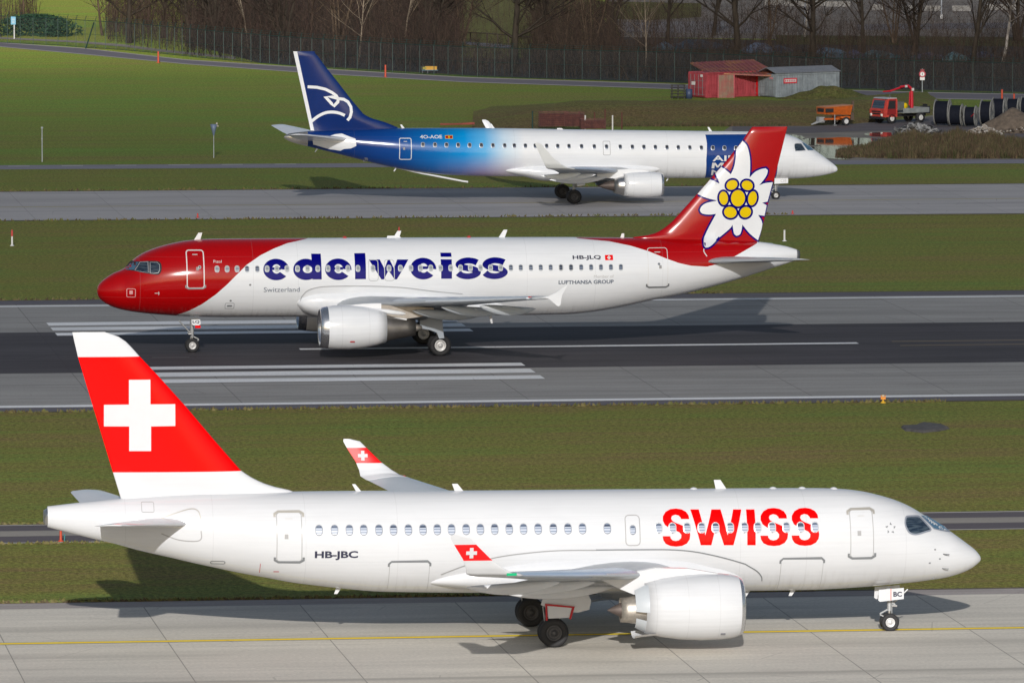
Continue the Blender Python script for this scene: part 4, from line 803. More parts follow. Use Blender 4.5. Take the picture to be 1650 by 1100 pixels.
mb=MB(); mb.box((1.35,-.6,1.6),(.15,.2,.8)); mb.box((1.5,-.1,.7),(.3,.4,.6)); mb.build('rear_equipment',simple('rear_dark',(.10,.07,.05),.7),e)
# ---------------------------------------------------------------- cable drums
DG=simple('drum_flange',(.22,.22,.21),.8,var=.3,vs=2); DC=simple('drum_cable',(.008,.010,.018),.8,var=.2,vs=4,spec=.15)
dl=[(1527,202.5,1.08,1.15,'first on the left, tallest'),(1549,203.5,.92,.95,'second from the left'),(1572,204,.86,.85,'third from the left with a red streak'),(1598,202,1.05,.85,'fourth from the left'),(1618,195.5,1.0,.98,'fifth, behind the gravel heap'),(1641,193,.93,.92,'sixth, behind the gravel heap'),(1664,192,.95,.95,'at the right picture edge')]
for px,py,r,wd,lb in dl:
    X,Y=gp(px-8,py); e=empty('cable_drum',(X,Y,0),R(-14),label='large cable drum with black cable, '+lb,cat='cable drum',group='cable drums lined up on the yard')
    mb=MB(); mb.lathe([(-wd/2,r*.86),(wd/2,r*.86)],(0,0,r),'x',30)
    for q in range(7): x=-wd/2+wd*(q+.5)/7; mb.lathe([(x-wd/14,r*.862),(x,r*.875),(x+wd/14,r*.862)],(0,0,r),'x',30)
    mb.build('cable',DC,e)
    for s_ in (-1,1):
        x=s_*wd/2; mb=MB(); mb.lathe([(x-.04,.08),(x-.04,r*.97),(x-.03,r),(x+.03,r),(x+.04,r*.97),(x+.04,.08),(x-.04,.08)],(0,0,r),'x',30)
        for a in range(4): mb.box((x+s_*.05,0,r),(.03,.14,r*1.8),0,0,0,a*math.pi/4)
        mb.build('flange',DG,e)
    if 'red streak' in lb: mb=MB(); mb.tube([(wd*.2,-r*.9,r),(wd*.52,-r*1.02,r*1.3)],.03,4); mb.build('strap',M['red_paint'],e)
# ---------------------------------------------------------------- heaps of rubble and dry grass
def rubble(name,cx,cy,rx,ry_,h,n,size,mats,seed,lab,cat='rubble',flat=.6):
    rn=random.Random(seed); mb=MB(); vs=[];nn_=24
    for _ in range(n):
        a=rn.uniform(0,6.283); r=rn.random()**.7; z=h*max(0,(1-r))**.9*rn.uniform(.75,1.0); s_=size*rn.uniform(.35,1)
        c=Vector((cx+rx*r*math.cos(a),cy+ry_*r*math.sin(a),z+s_*.1)); Mx=Matrix.Rotation(rn.uniform(0,6),3,'Z')@Matrix.Rotation(rn.uniform(-.7,.7),3,'X')@Matrix.Rotation(rn.uniform(-.7,.7),3,'Y')
        pv=[c+Mx@Vector((sx*s_*rn.uniform(.6,1),sy*s_*rn.uniform(.6,1),sz*s_*flat*rn.uniform(.5,1))) for sx in(-.5,.5) for sy in(-.5,.5) for sz in(-.5,.5)]
        mb.add(pv,[(0,1,3,2),(4,6,7,5),(0,4,5,1),(2,3,7,6),(0,2,6,4),(1,5,7,3)],rn.randrange(len(mats)))
    return mb.build(name,mats,label=lab,cat=cat)
AS=[simple('slab_dark',(.035,.036,.04),.8),simple('slab_grey',(.13,.13,.13),.8),simple('slab_light',(.27,.27,.27),.8)]
X,Y=gp(1476,216); rubble('rubble_pile',X,Y,1.9,1.0,.9,150,.75,AS,3,'pile of broken grey asphalt slabs on the yard near the truck',flat=.25)
ST=[simple('stone_white',(.42,.40,.37),.9),simple('stone_beige',(.28,.24,.20),.9)]
X,Y=gp(1585,217); rubble('stone_pile',X,Y,1.6,1.2,.75,190,.30,ST,6,'heap of pale broken stones at the foot of the gravel heap')
SO=[simple('soil',(.135,.105,.080),.95,var=.4),simple('soil_dark',(.085,.065,.050),.95,var=.4),ST[1]]
X,Y=gp(1640,214); bump('gravel_heap',X,Y+1.0,3.9,2.6,1.85,simple('soil_base',(.135,.105,.080),.95,var=.45,vs=3,bump=.8),0,48,9,label='brown gravel heap at the right edge in front of the cable drums',cat='gravel heap')
rubble('stones',X+.3,Y-1.3,3.2,.7,.5,80,.26,[SO[0],SO[1],SO[2],ST[0]],12,'scattered stones lying on the lower slope of the gravel heap')
m,t,b=newmat('puddle_water'); b.inputs['Base Color'].default_value=(.035,.035,.035,1); b.inputs['Roughness'].default_value=.035; b.inputs['Specular IOR Level'].default_value=.9; b.inputs['IOR'].default_value=1.33
n=noise_(t,ocoord(t,(1,3,1)),1.2,2,.5); bp=nn(t,'ShaderNodeBump'); bp.inputs['Strength'].default_value=.02; t.links.new(n,bp.inputs['Height']); t.links.new(bp.outputs[0],b.inputs['Normal'])
def blob(name,cx,cy,rx,ry_,z,mat,seed):
    mb=MB(); vs=[(cx+rx*(1+.25*noise.noise(Vector((math.cos(a)*2,math.sin(a)*2,seed))))*math.cos(a),cy+ry_*(1+.25*noise.noise(Vector((math.cos(a)*2,math.sin(a)*2,seed+5))))*math.sin(a),z) for a in [2*math.pi*k/48 for k in range(48)]]
    mb.add(vs,[list(range(48))]); return mb.build(name,mat,kind='structure')
X,Y=gp(1355,229); blob('puddle',X,Y,3.6,6.0,.030,m,1); X,Y=gp(1335,246); blob('puddle',X,Y,3.2,8.5,.034,m,2); X,Y=gp(1425,217.5); blob('puddle',X,Y,1.6,3.2,.030,m,4); X,Y=gp(1235,222); blob('puddle',X,Y,3,5,.030,m,7)
DRY=[simple('dry_grass_%d'%i,c,.95,var=.3) for i,c in enumerate(((.105,.070,.038),(.075,.046,.028),(.13,.10,.052),(.065,.070,.022)))]
def tufts(name,pts,n,h0,h1,mats,seed,wts=None,**k):
    rn=random.Random(seed); mb=MB()
    for _ in range(n):
        q=rn.random()*(len(pts)-1); i=int(q); f=q-i; a,b_=pts[i],pts[i+1]; px=a[0]+(b_[0]-a[0])*f; X,Y=gp(px,rn.uniform(a[1]+(b_[1]-a[1])*f,a[2]+(b_[2]-a[2])*f))
        hh=rn.uniform(h0,h1)*(a[3]+(b_[3]-a[3])*f); mi=rn.randrange(len(mats))
        for _ in range(5):
            an=rn.uniform(0,6.28); l=rn.uniform(.1,.6)*hh; w_=.035; d=Vector((math.cos(an),math.sin(an),0)); s_=Vector((-d.y,d.x,0))*w_; p=Vector((X+rn.uniform(-.2,.2),Y+rn.uniform(-.2,.2),0))
            mb.add([p-s_,p+s_,p+d*l+Vector((0,0,hh*rn.uniform(.7,1)))],[(0,1,2)],mi)
    return mb.build(name,mats,**k)
tufts('dry_grass',[(1350,243,253,.4),(1400,236,255,.7),(1440,226,256,1.0),(1470,222,256,1.5),(1500,224,256,.9),(1540,218,256,1.4),(1575,224,256,1.0),(1600,222,256,1.2),(1660,232,256,.9)],8500,.15,.80,DRY,5,kind='stuff',label='tangled brown dry grass beside the far road',cat='dry grass')
tufts('rough_grass',[(800,203,207,.5),(900,202,205,1),(1100,201,204,1),(1250,201,204,1),(1420,194,197,1)],2500,.12,.35,DRY[:1]+DRY[2:],8,kind='stuff',label='rough brown grass on the bank below the containers',cat='dry grass')
X,Y=gp(1385,222); 
# rusty baskets and posts left on the bank
RB=corr('rust_mesh',(.085,.018,.016),(.16,.045,.03),2.5); RP=simple('rust_post',(.10,.035,.025),.8)
def basket(px,py,w_,h,lb):
    X,Y=gp(px,py,.35); e=empty('wire_basket',(X,Y,.35),R(6),label=lb,cat='wire basket',group='rusty wire baskets on the bank'); mb=MB()
    n=int(w_/.09)
    for i in range(n+1):
        for y in (-.4,.4): mb.box((-w_/2+w_*i/n,y,h/2),(.028,.028,h))
    for z in [h*q/7 for q in range(8)]:
        for y in (-.4,.4): mb.box((0,y,z),(w_,.028,.028))
        for x in (-w_/2,w_/2): mb.box((x,0,z),(.028,.8,.028))
    mb.build('wire_grid',RB,e); mb=MB(); mb.box((0,0,h*.45),(w_*.96,.6,h*.86)); mb.build('scrap_load',simple('scrap',(.055,.014,.014),.9,var=.5,vs=6),e)
basket(892,203,2.4,1.15,'left rusty wire basket behind the blue and white jet'); basket(925,203,1.6,1.1,'middle rusty wire basket behind the white fuselage'); basket(955,207,2.0,.75,'low right rusty wire basket behind the white fuselage')
for px,py,h,mt,lb in ((858,203,1.15,FG,'dark green post left of the rusty baskets'),(933,200,1.0,RP,'short rusty post above the middle basket'),(958,202,1.0,RP,'short rusty post between the two white posts'),(975,203,1.3,RP,'tall rusty post left of the right white post'),(1002,204,1.1,RP,'rusty post right of both white posts'),(943,206,.95,LW,'white post between baskets'),(987,206,.95,LW,'white post near the right rusty post')):
    X,Y=gp(px,py,.4); mb=MB(); mb.tube([(0,0,-.2),(0,0,h)],[.07,.06],7); mb.lathe([(h-.02,.075),(h+.03,.07),(h+.06,.01)],(0,0,0),'z',7); o=mb.build('marker_post',mt,label=lb,cat='post'); o.location=(X,Y,.4)
X,Y=gp(735,203,.2); mb=MB(); 
for q in range(5): mb.tube([(-1.3,q*.1,.1+.05*(q%2)),(1.5,q*.1+.1,.14+.05*(q%3))],.05,6)
o=mb.build('pipe_bundle',simple('pipe_red',(.26,.05,.035),.7,var=.4),label='bundle of dull red pipes lying behind the blue fuselage',cat='pipes'); o.location=(X,Y,.2)
# ---------------------------------------------------------------- signs, markers and lights
OG=simple('marker_orange',(.45,.06,.025),.5); MW=simple('marker_white',(.70,.70,.68),.5); MR=simple('marker_red',(.50,.05,.04),.5)
def marker(px,py,h,mat,lb,r=.08,name='marker_post',cap=None):
    X,Y=gp(px,py); e=empty(name,(X,Y,0),label=lb,cat='marker post'); mb=MB(); mb.tube([(0,0,0),(0,0,h)],[r,r*.9],9); mb.build('post',mat,e)
    mb=MB(); mb.lathe([(0,r*2.2),(.04,r*2.0),(.06,r)],(0,0,0),'z',12); mb.build('base',mat,e)
    if cap: mb=MB(); mb.lathe([(h-.01,r*1.05),(h+.32,r*1.05),(h+.40,r*.6),(h+.41,.01)],(0,0,0),'z',10); mb.build('cap',cap,e)
marker(19.5,396,.62,MW,'white marker post with a red cap in the grass at the left edge',.065,cap=MR)
marker(1264,388.5,.72,MW,'plain white marker post in the grass behind the flower tail',.07)
marker(255,101.5,1.1,OG,'orange marker post beside the perimeter road, left of the blue tail',.09); marker(621,125,1.15,OG,'orange marker post beside the perimeter road, right of the blue tail',.09)
marker(1614.5,163,1.0,OG,'left orange marker post above the cable drums',.1); marker(1634,165,.75,OG,'right, shorter orange marker post above the cable drums',.09)
marker(98,872,.45,OG,'orange marker post on the service road edge under the white tail',.06); marker(318.5,351,.30,MR,'small red marker at the taxiway edge behind the flower jet nose',.06); marker(1277,345,.24,MR,'small red marker at the taxiway edge right of the flower tail',.06)
marker(643,383,.30,MW,'tiny white marker seen above the middle jet roof',.05,cap=MR)
mb=MB(); mb.tube([(0,0,0),(0,0,.3)],.03,6); X,Y=gp(104,872); o=mb.build('marker_stub',simple('teal',(.03,.16,.17),.5),label='small teal stub beside the orange marker under the white tail',cat='marker stub'); o.location=(X,Y,0)
# orange runway edge light box
X,Y=gp(1423,649); e=empty('edge_light',(X,Y,0),label='small orange runway edge light in the grass at the right',cat='light'); mb=MB(); mb.lathe([(0,.14),(.05,.12),(.10,.05),(.18,.05)],(0,0,0),'z',14); mb.build('stand',simple('edge_yellow',(.6,.35,.02),.5),e)
mb=MB(); mb.box((0,0,.25),(.24,.2,.12)); mb.box((-.10,0,.36),(.05,.2,.05)); mb.box((.10,0,.36),(.05,.2,.05)); mb.build('housing',simple('edge_orange',(.80,.27,.01),.5),e)
mb=MB(); mb.lathe([(.34,.06),(.39,.05),(.41,.01)],(0,0,0),'z',12); mb.build('lens',simple('edge_lens',(.75,.6,.35),.15),e)
# poles in the far field
PG=simple('pole_pale',(.30,.33,.33),.6)
X,Y=gp(68,261); e=empty('mast',(X,Y,0),label='thin pale pole standing in the far green field at the left',cat='pole'); mb=MB(); mb.tube([(0,0,0),(0,0,2.6)],[.05,.04],7); mb.build('shaft',PG,e); mb=MB(); mb.box((0,0,2.58),(.16,.16,.12)); mb.box((0,0,1.75),(.12,.12,.08)); mb.build('bracket',PG,e)
X,Y=gp(344.5,254.5); e=empty('wind_cone',(X,Y,0),label='slim mast carrying a blue-grey funnel shape in the far green field',cat='mast'); mb=MB(); mb.tube([(0,0,0),(0,0,2.0)],[.04,.03],7); mb.build('shaft',PG,e)
mb=MB(); mb.lathe([(1.70,.05),(2.1,.16),(2.55,.27),(2.56,.22),(2.1,.1)],(0,0,0),'z',14); mb.build('funnel',simple('funnel_blue',(.12,.16,.24),.5),e); mb=MB(); mb.box((.24,0,2.6),(.1,.1,.16)); mb.box((.30,0,2.42),(.16,.05,.06)); mb.build('sensor',simple('sensor_beige',(.42,.38,.32),.5),e)
X,Y=gp(23,63); e=empty('sign',(X,Y,0),R(8),label='light blue square sign on a white post at the top left corner',cat='sign'); mb=MB(); mb.tube([(0,0,0),(0,0,1.5)],.07,7); mb.build('post',MW,e); mb=MB(); mb.box((-.1,-.1,1.9),(.5,.05,.85)); sg=mb.build('panel',simple('sign_blue',(.20,.48,.66),.5),e)
mb=MB(); mb.box((-.1,-.13,2.02),(.3,.01,.07)); mb.box((-.1,-.13,1.82),(.3,.01,.05)); mb.box((-.1,-.13,1.68),(.22,.01,.05)); mb.build('lettering',MW,sg)
X,Y=gp(691,119.5); e=empty('sign',(X,Y,0),label='low yellow and black taxiway sign board beside the perimeter road',cat='sign'); mb=MB(); mb.box((.20,0,.55),(1.1,.12,.34)); mb.build('panel',simple('sign_yellow',(.75,.38,.02),.5),e); mb=MB(); mb.box((-.56,0,.55),(.42,.12,.34)); 
mb.build('panel_dark',simple('sign_dark',(.03,.03,.01),.6),e); mb=MB(); mb.box((-.40,-.07,.55),(.34,.01,.22)); mb.build('lettering',simple('sign_olive',(.40,.34,.05),.6),e)
mb=MB(); 
for x in (-.6,-.1,.5): mb.box((x,0,.2),(.05,.05,.4))
mb.build('leg',M['line_grey'],e); mb=MB(); mb.box((.1,-.08,.36),(1.5,.02,.05)); mb.build('skirt',simple('skirt_blue',(.12,.30,.42),.5),e)
X,Y=gp(1486,149); e=empty('road_sign',(X,Y,0),label='round red-rimmed road sign above a white plate on a grey post behind the truck',cat='sign'); mb=MB(); mb.tube([(0,0,0),(0,0,2.1)],.045,7); mb.build('post',PG,e)
mb=MB(); mb.lathe([(-.04,.30),(-.01,.30)],(0,-.05,1.62),'y',24); mb.add([(.30*math.cos(2*math.pi*k/24),-.09,1.62+.30*math.sin(2*math.pi*k/24)) for k in range(24)],[list(range(24))]); d=mb.build('disc',simple('rim_red',(.40,.03,.05),.5),e)
mb=MB(); mb.add([(.19*math.cos(2*math.pi*k/24),-.10,1.62+.19*math.sin(2*math.pi*k/24)) for k in range(24)],[list(range(24))]); mb.build('disc_face',MW,d); mb=MB(); mb.box((0,-.11,1.62),(.06,.01,.26)); mb.build('symbol',M['line_grey'],d)
mb=MB(); mb.box((0,-.07,1.22),(.42,.03,.28)); mb.build('plate',MW,e); mb=MB(); mb.box((0,-.07,1.98),(.36,.03,.14)); mb.build('plate',simple('plate_red',(.25,.03,.04),.6),e)
# low concrete cover in the grass strip
X,Y=gp(1488,690); mb=MB(); L_=[(-1.0,-.55),(-.4,-1.1),(.5,-.7),(1.1,-.2),(1.05,.7),(.4,1.1),(-.2,.5),(-.9,.3)]
mb.add([(a,b_*1.9,.10+.02*(i%2)) for i,(a,b_) in enumerate(L_)]+[(a*1.12,b_*2.1,-.02) for a,b_ in L_],[tuple(range(8))]+[(k,8+k,8+(k+1)%8,(k+1)%8) for k in range(8)]); o=mb.build('drain_cover',simple('cover_grey',(.085,.078,.075),.8,var=.5,vs=2.5),label='flat weathered grey cover sunk in the grass strip at the right',cat='cover'); o.location=(X,Y,0); o.rotation_euler=(0,0,TH)

# ragged grass along the pavement edges
EG=[simple('edge_grass_%d'%i,c,.9,var=.3) for i,c in enumerate(((.13,.115,.035),(.10,.11,.03),(.08,.06,.03),(.15,.125,.05)))]
rn=random.Random(77); mb=MB()
for v0,n,u0,u1,dv,hh in ((293.05,2600,0,75,1,.10),(313.95,1500,0,75,-1,.09),(321.3,1400,0,75,1,.09),(372.2,1700,0,95,-1,.13),(441.9,1200,-5,95,1,.13),(540.3,700,-10,110,1,.15),(509.5,700,-10,110,-1,.15)):
    for _ in range(n):
        u=rn.uniform(u0,u1)-25; v=v0+dv*abs(rn.gauss(0,.22))-.12*dv*rn.random(); X,Y=uv2w(u,v); h=hh*rn.uniform(.5,1.5); w_=rn.uniform(.03,.12); a=rn.uniform(-.6,.6)
        mb.add([(X-w_,Y,0),(X+w_,Y+a*.1,0),(X+a*h,Y+rn.uniform(-.05,.05),h)],[(0,1,2)],rn.randrange(4))
mb.build('edge_grass',EG,kind='stuff',label='short ragged grass tufts along the pavement edges',cat='grass')
WHITE2=(.80,.82,.85)
rnd=random.Random(7)
# ---------------------------------------------------------------- liveries painted on the fuselage skins
def fcurve(t,x,pts,x0,x1,y0,y1):
    "y(x) as a float curve over [x0,x1] -> [y0,y1]"
    n=nn(t,'ShaderNodeFloatCurve'); c=n.mapping.curves[0]
    P=[(min(max((a-x0)/(x1-x0),0),1),min(max((b-y0)/(y1-y0),0),1)) for a,b in sorted(pts)]
    while len(c.points)<len(P): c.points.new(.5,.5)
    for p,(a,b) in zip(c.points,P): p.location=(a,b); p.handle_type='VECTOR'
    n.mapping.update()
    t.links.new(math_(t,'DIVIDE',math_(t,'SUBTRACT',x,x0),x1-x0),n.inputs['Value'])
    return math_(t,'ADD',math_(t,'MULTIPLY',n.outputs[0],y1-y0),y0)
def panels(t,X,Z,b,base,seams,grime=.10):
    "faint frame seams and grime running back along the skin"
    col=base
    for s0 in seams:
        d=math_(t,'ABSOLUTE',math_(t,'SUBTRACT',X,s0)); k=math_(t,'LESS_THAN',d,.012)
        col=mix(t,math_(t,'MULTIPLY',k,.16),col,(.25,.25,.26))
    if len(seams)>3:
        for z0 in (2.3,3.05,4.62,5.2):
            k=math_(t,'LESS_THAN',math_(t,'ABSOLUTE',math_(t,'SUBTRACT',Z,z0)),.006); col=mix(t,math_(t,'MULTIPLY',k,.14),col,(.25,.25,.26))
        dr=noise_(t,ocoord(t,(5,1,.35)),1.0,3,.6); low=ramp(t,math_(t,'DIVIDE',Z,6.),[(1.7/6,1.),(2.6/6,0.)])
        col=mix(t,math_(t,'MULTIPLY',low,ramp(t,dr,[(.5,0.),(.72,.35)])),col,(.30,.28,.26))
    v=ocoord(t,(.35,1,1.3)); n=noise_(t,v,1.1,6,.62)
    n2=noise_(t,ocoord(t,(.15,1,6)),2.0,3,.5)
    f=ramp(t,math_(t,'ADD',math_(t,'MULTIPLY',n,.6),math_(t,'MULTIPLY',n2,.4)),[(.30,1-grime),(.58,1.0)])
    t.links.new(mix(t,1.0,col,f,'MULTIPLY'),b.inputs['Base Color'])
    b.inputs['Roughness'].default_value=.17; b.inputs['Specular IOR Level'].default_value=.42
def skin_white(name,seams):
    m,t,b=newmat(name); X,Y,Z=sxyz(t); panels(t,X,Z,b,WHITE,seams,.07); M[name]=m
skin_white('skin_swiss',[3.1,6.9,9.4,22.2,25.6,29.0,32.2])
m,t,b=newmat('skin_edelweiss'); X,Y,Z=sxyz(t)
nose=math_(t,'LESS_THAN',X,fcurve(t,Z,[(z,s) for s,z in D['Bnose']]+[(1.9,4.2),(6.1,11.6)],1.5,6.5,0,14))
tl=D['Btail']; zf=fcurve(t,X,[(tl[0][0]-.6,6.6),(tl[0][0]-.3,6.1)]+tl+[(tl[-1][0]+.12,6.6)],24,37,2,7)
tail=math_(t,'MULTIPLY',math_(t,'GREATER_THAN',Z,zf),math_(t,'GREATER_THAN',X,25.4))
tail=math_(t,'MULTIPLY',tail,math_(t,'LESS_THAN',X,tl[-1][0]+.1))
red=math_(t,'MAXIMUM',nose,tail)
panels(t,X,Z,b,mix(t,red,WHITE2,(.40,.001,.002)),[2.2,8.2,10.6,22.9,26.6,30.3],.07); b.inputs['Roughness'].default_value=.14
M['skin_edelweiss']=m
m,t,b=newmat('skin_montenegro'); X,Y,Z=sxyz(t)
x=math_(t,'DIVIDE',math_(t,'SUBTRACT',X,20.0),20.0)
P=lambda s:(s-20)/20
up=ramp(t,x,[(P(22.2),WHITE2),(P(23.6),(.56,.70,.82)),(P(25.0),(.10,.42,.76)),(P(26.4),(0.,.27,.66)),(P(28.6),(0.,.14,.44)),(P(31.2),(.003,.055,.26)),(P(34.5),(.003,.03,.17))])
dn=ramp(t,x,[(P(22.0),WHITE2),(P(23.4),(.62,.55,.66)),(P(25.0),(.40,.30,.52)),(P(26.6),(.15,.18,.45)),(P(28.6),(.02,.11,.38)),(P(31.0),(.004,.045,.23)),(P(34.5),(.003,.025,.15))])
zz=ramp(t,math_(t,'DIVIDE',Z,6.0),[(1.9/6,0.),(3.4/6,1.)])
col=mix(t,zz,dn,up)
wv=noise_(t,ocoord(t,(1,1,1)),.5,2,.5)
bd=D['Cband']
inb=math_(t,'MULTIPLY',math_(t,'GREATER_THAN',X,4.45),math_(t,'LESS_THAN',X,fcurve(t,Z,[(z,s) for s,z in bd[:4]]+[(1.3,bd[3][0]+.05)],1,5.5,0,14)))
inb=math_(t,'MULTIPLY',inb,math_(t,'LESS_THAN',Z,bd[0][1]))
col=mix(t,inb,col,(.006,.045,.22))
bare=math_(t,'GREATER_THAN',X,D['Cmetal'][0][0]+.1)
col=mix(t,bare,col,(.62,.58,.52))
panels(t,X,Z,b,col,[3.3,12.2,22.9,27.5,34.0],.08)
t.links.new(math_(t,'MULTIPLY',bare,.85),b.inputs['Metallic'])
M['skin_montenegro']=m
m,t,b=newmat('fin_swiss'); X,Y,Z=sxyz(t); q=D['Afin_red']
zt=(q[0][1]+q[1][1])/2; zb=(q[2][1]+q[3][1])/2
k=math_(t,'MULTIPLY',math_(t,'LESS_THAN',Z,zt),math_(t,'GREATER_THAN',Z,zb)); panels(t,X,Z,b,mix(t,k,WHITE,(.85,.0,.0)),[],.06); b.inputs['Specular IOR Level'].default_value=.22; M['fin_swiss']=m
m,t,b=newmat('winglet_swiss'); X,Y,Z=sxyz(t)
k=math_(t,'MULTIPLY',math_(t,'LESS_THAN',Z,5.42),math_(t,'GREATER_THAN',Z,4.83)); panels(t,X,Z,b,mix(t,k,WHITE,(.80,.004,.006)),[],.05); b.inputs['Roughness'].default_value=.45; M['winglet_swiss']=m

# ---------------------------------------------------------------- parts shared by the three aircraft
def lay(F,side): return Skin(F.y,side)
def window(par,sk,c,w,h,frame,pane,r=.45,off=.004,fw=.035):
    o=rrect((c[0]-w/2,c[1]-h/2),(c[0]+w/2,c[1]+h/2),min(w,h)*r,5); i=rrect((c[0]-w/2+fw,c[1]-h/2+fw),(c[0]+w/2-fw,c[1]+h/2-fw),(min(w,h)-2*fw)*r,5); n=len(o); g=sk.side
    mb=MB(); vs=[]
    for ring,f in ((o,off),(i,off+.006)):
        vs+=[(a,g*(sk(a,z)+f),z) for a,z in ring]
    mb.add(vs,[(k,(k+1)%n,n+(k+1)%n,n+k) for k in range(n)],0,True)
    x=mb.build('cabin_window',M[frame],par)
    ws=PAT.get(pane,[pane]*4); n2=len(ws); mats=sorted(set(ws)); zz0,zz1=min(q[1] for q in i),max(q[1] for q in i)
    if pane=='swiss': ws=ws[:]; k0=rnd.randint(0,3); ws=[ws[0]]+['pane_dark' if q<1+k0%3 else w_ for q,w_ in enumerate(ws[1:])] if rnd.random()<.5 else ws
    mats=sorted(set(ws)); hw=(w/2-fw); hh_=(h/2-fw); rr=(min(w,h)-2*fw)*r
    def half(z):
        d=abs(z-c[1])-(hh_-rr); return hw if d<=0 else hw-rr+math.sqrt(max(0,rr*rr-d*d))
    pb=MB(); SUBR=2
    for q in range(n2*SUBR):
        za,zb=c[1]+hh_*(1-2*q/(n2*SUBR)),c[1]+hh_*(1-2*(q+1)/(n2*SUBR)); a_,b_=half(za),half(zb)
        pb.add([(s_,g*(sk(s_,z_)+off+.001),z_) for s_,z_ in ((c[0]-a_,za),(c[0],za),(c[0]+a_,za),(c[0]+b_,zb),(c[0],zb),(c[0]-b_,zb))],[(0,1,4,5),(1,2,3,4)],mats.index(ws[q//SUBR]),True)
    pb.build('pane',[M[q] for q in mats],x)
    return x
def door(par,sk,a,b,r,line,w,mat,name='passenger_door',sill=None,head=None,off=.006):
    x0,x1=sorted((a[0],b[0])); z0,z1=sorted((a[1],b[1]))
    d=sheet(name,[rrect(a,b,r)],sk,off,mat,par,(.3,.12))
    sheet('door_seam',stroke(rrect(a,b,r),w,True),sk,off+.003,M[line],d,(.3,.12))
    if (z1-z0)>1.3:
        hx=x0+(x1-x0)*.62; hz=z0+(z1-z0)*.52; sheet('door_handle',[box4((hx-.07,hz-.09),(hx+.07,hz+.09))],sk,off+.004,M['line_light'],d,(.3,.12)); sheet('placard',[box4((x0+(x1-x0)*.35,z1-.24),(x0+(x1-x0)*.65,z1-.19))],sk,off+.004,M['text_light'],d,(.3,.12))
    for cfg,s in ((sill,-1),(head,1)):
        if cfg:
            lw,mt=cfg; z=z0 if s<0 else z1; e=.07
            P=[(x0-e,z-s*.16),(x0-e,z-s*.05),(x0+.06,z+s*.03),(x1-.06,z+s*.03),(x1+e,z-s*.05),(x1+e,z-s*.16)]
            sheet('door_sill' if s<0 else 'door_head',stroke(P,lw),sk,off+.007,M[mt],d,(.3,.12))
    return d
def nacelle_mat(name,col,seams):
    m,t,b=newmat(name); X,Y,Z=sxyz(t); panels(t,X,Z,b,col,seams,.10); M[name]=m
nacelle_mat('nacelle_a',WHITE,[10.95,12.1,13.25]); nacelle_mat('nacelle_b',WHITE2,[12.45,13.9]); nacelle_mat('nacelle_c',WHITE2,[13.9,15.1])
M['brown_metal']=simple('brown_metal2',(.12,.095,.085),.55,.4,var=.3)
M['white2']=simple('white2',WHITE2,.17,0,0,.05,.8,.42)
def slab(par,name,secs,side,mat,k=4,**kw):
    mb=MB(); mb.rings([foil_ring(*s,side=side,**kw) for s in dense(secs,k)]); return mb.build(name,mat,par)
def fairing(par,s0,s1,n,z,side,mat,r=.16,h=.26,drop=.25):
    mb=MB(); rs=[]
    for i in range(17):
        t=i/16; q=max(.02,(math.sin(math.pi*min(t*1.12,1))**.6 if t<.45 else (1-((t-.45)/.55)**2)**.8)); s=lerp(s0,s1,t)
        rs.append([(s,side*(n+r*q*math.sin(2*math.pi*k/14)),z-drop*math.sin(math.pi*t*.8)+h*q*math.cos(2*math.pi*k/14)) for k in range(14)])
    mb.rings(rs); return mb.build('flap_fairing',mat,par)
def belly(par,secs,mat,name='belly_fairing',p=2.4):
    "secs: (s, z centre, half height, half width)"
    mb=MB(); f=[pchip([q[0] for q in secs],[q[i] for q in secs]) for i in (1,2,3)]; rs=[]
    for i in range(61):
        s=lerp(secs[0][0],secs[-1][0],(1-math.cos(math.pi*i/60))/2); zc,hz,hw=f[0](s),f[1](s),f[2](s); rg=[]
        for k in range(48):
            t=2*math.pi*k/48; c,q=math.cos(t),math.sin(t); e=2/p
            rg.append((s,hw*math.copysign(abs(c)**e,c),zc+hz*math.copysign(abs(q)**e,q)))
        rs.append(rg)
    mb.rings(rs); return mb.build(name,mat,par)
def engine(par,side,n,z,s0,prof,lip,inner,core,plug,mats,tilt=0,mt=None):
    o=(0,side*n,z); body=MB(); body.lathe(prof,o,n=56)
    e=body.build('engine',M[mt],par)
    mb=MB(); mb.lathe(lip,o,n=56); mb.build('intake_lip',M['lip'],e)
    mb=MB(); mb.lathe(inner,o,n=40); a,b=inner[-1]; mb.lathe([(a,b),(a-.05,.25),(a-.35,.12),(a-.5,.01)],o,n=24)
    for q in range(20):
        t=2*math.pi*q/20; mb.add([(a-.02,o[1]+.22*math.cos(t),z+.22*math.sin(t)),(a-.12,o[1]+.22*math.cos(t+.12),z+.22*math.sin(t+.12)),(a-.12,o[1]+b*.97*math.cos(t+.2),z+b*.97*math.sin(t+.2)),(a-.02,o[1]+b*.97*math.cos(t),z+b*.97*math.sin(t))],[(0,1,2,3)])
    mb.build('fan',M['dark'],e)
    mb=MB(); mb.lathe(core,(0,o[1],z+tilt),n=44); mb.build('exhaust_nozzle',M[mats[0]],e)
    mb=MB(); mb.lathe(plug,(0,o[1],z+tilt),n=28); mb.build('exhaust_plug',M[mats[1]],e)
    return e
def pylon(e,pts,n,side,w,mat):
    mb=MB(); rs=[]
    for s,zt,zb in pts: rs.append([(s,side*(n+a*w/2),b) for a,b in ((-1,zb),(-.8,zt),(.8,zt),(1,zb))])
    mb.rings(rs,sm=False); return mb.build('pylon',mat,e)
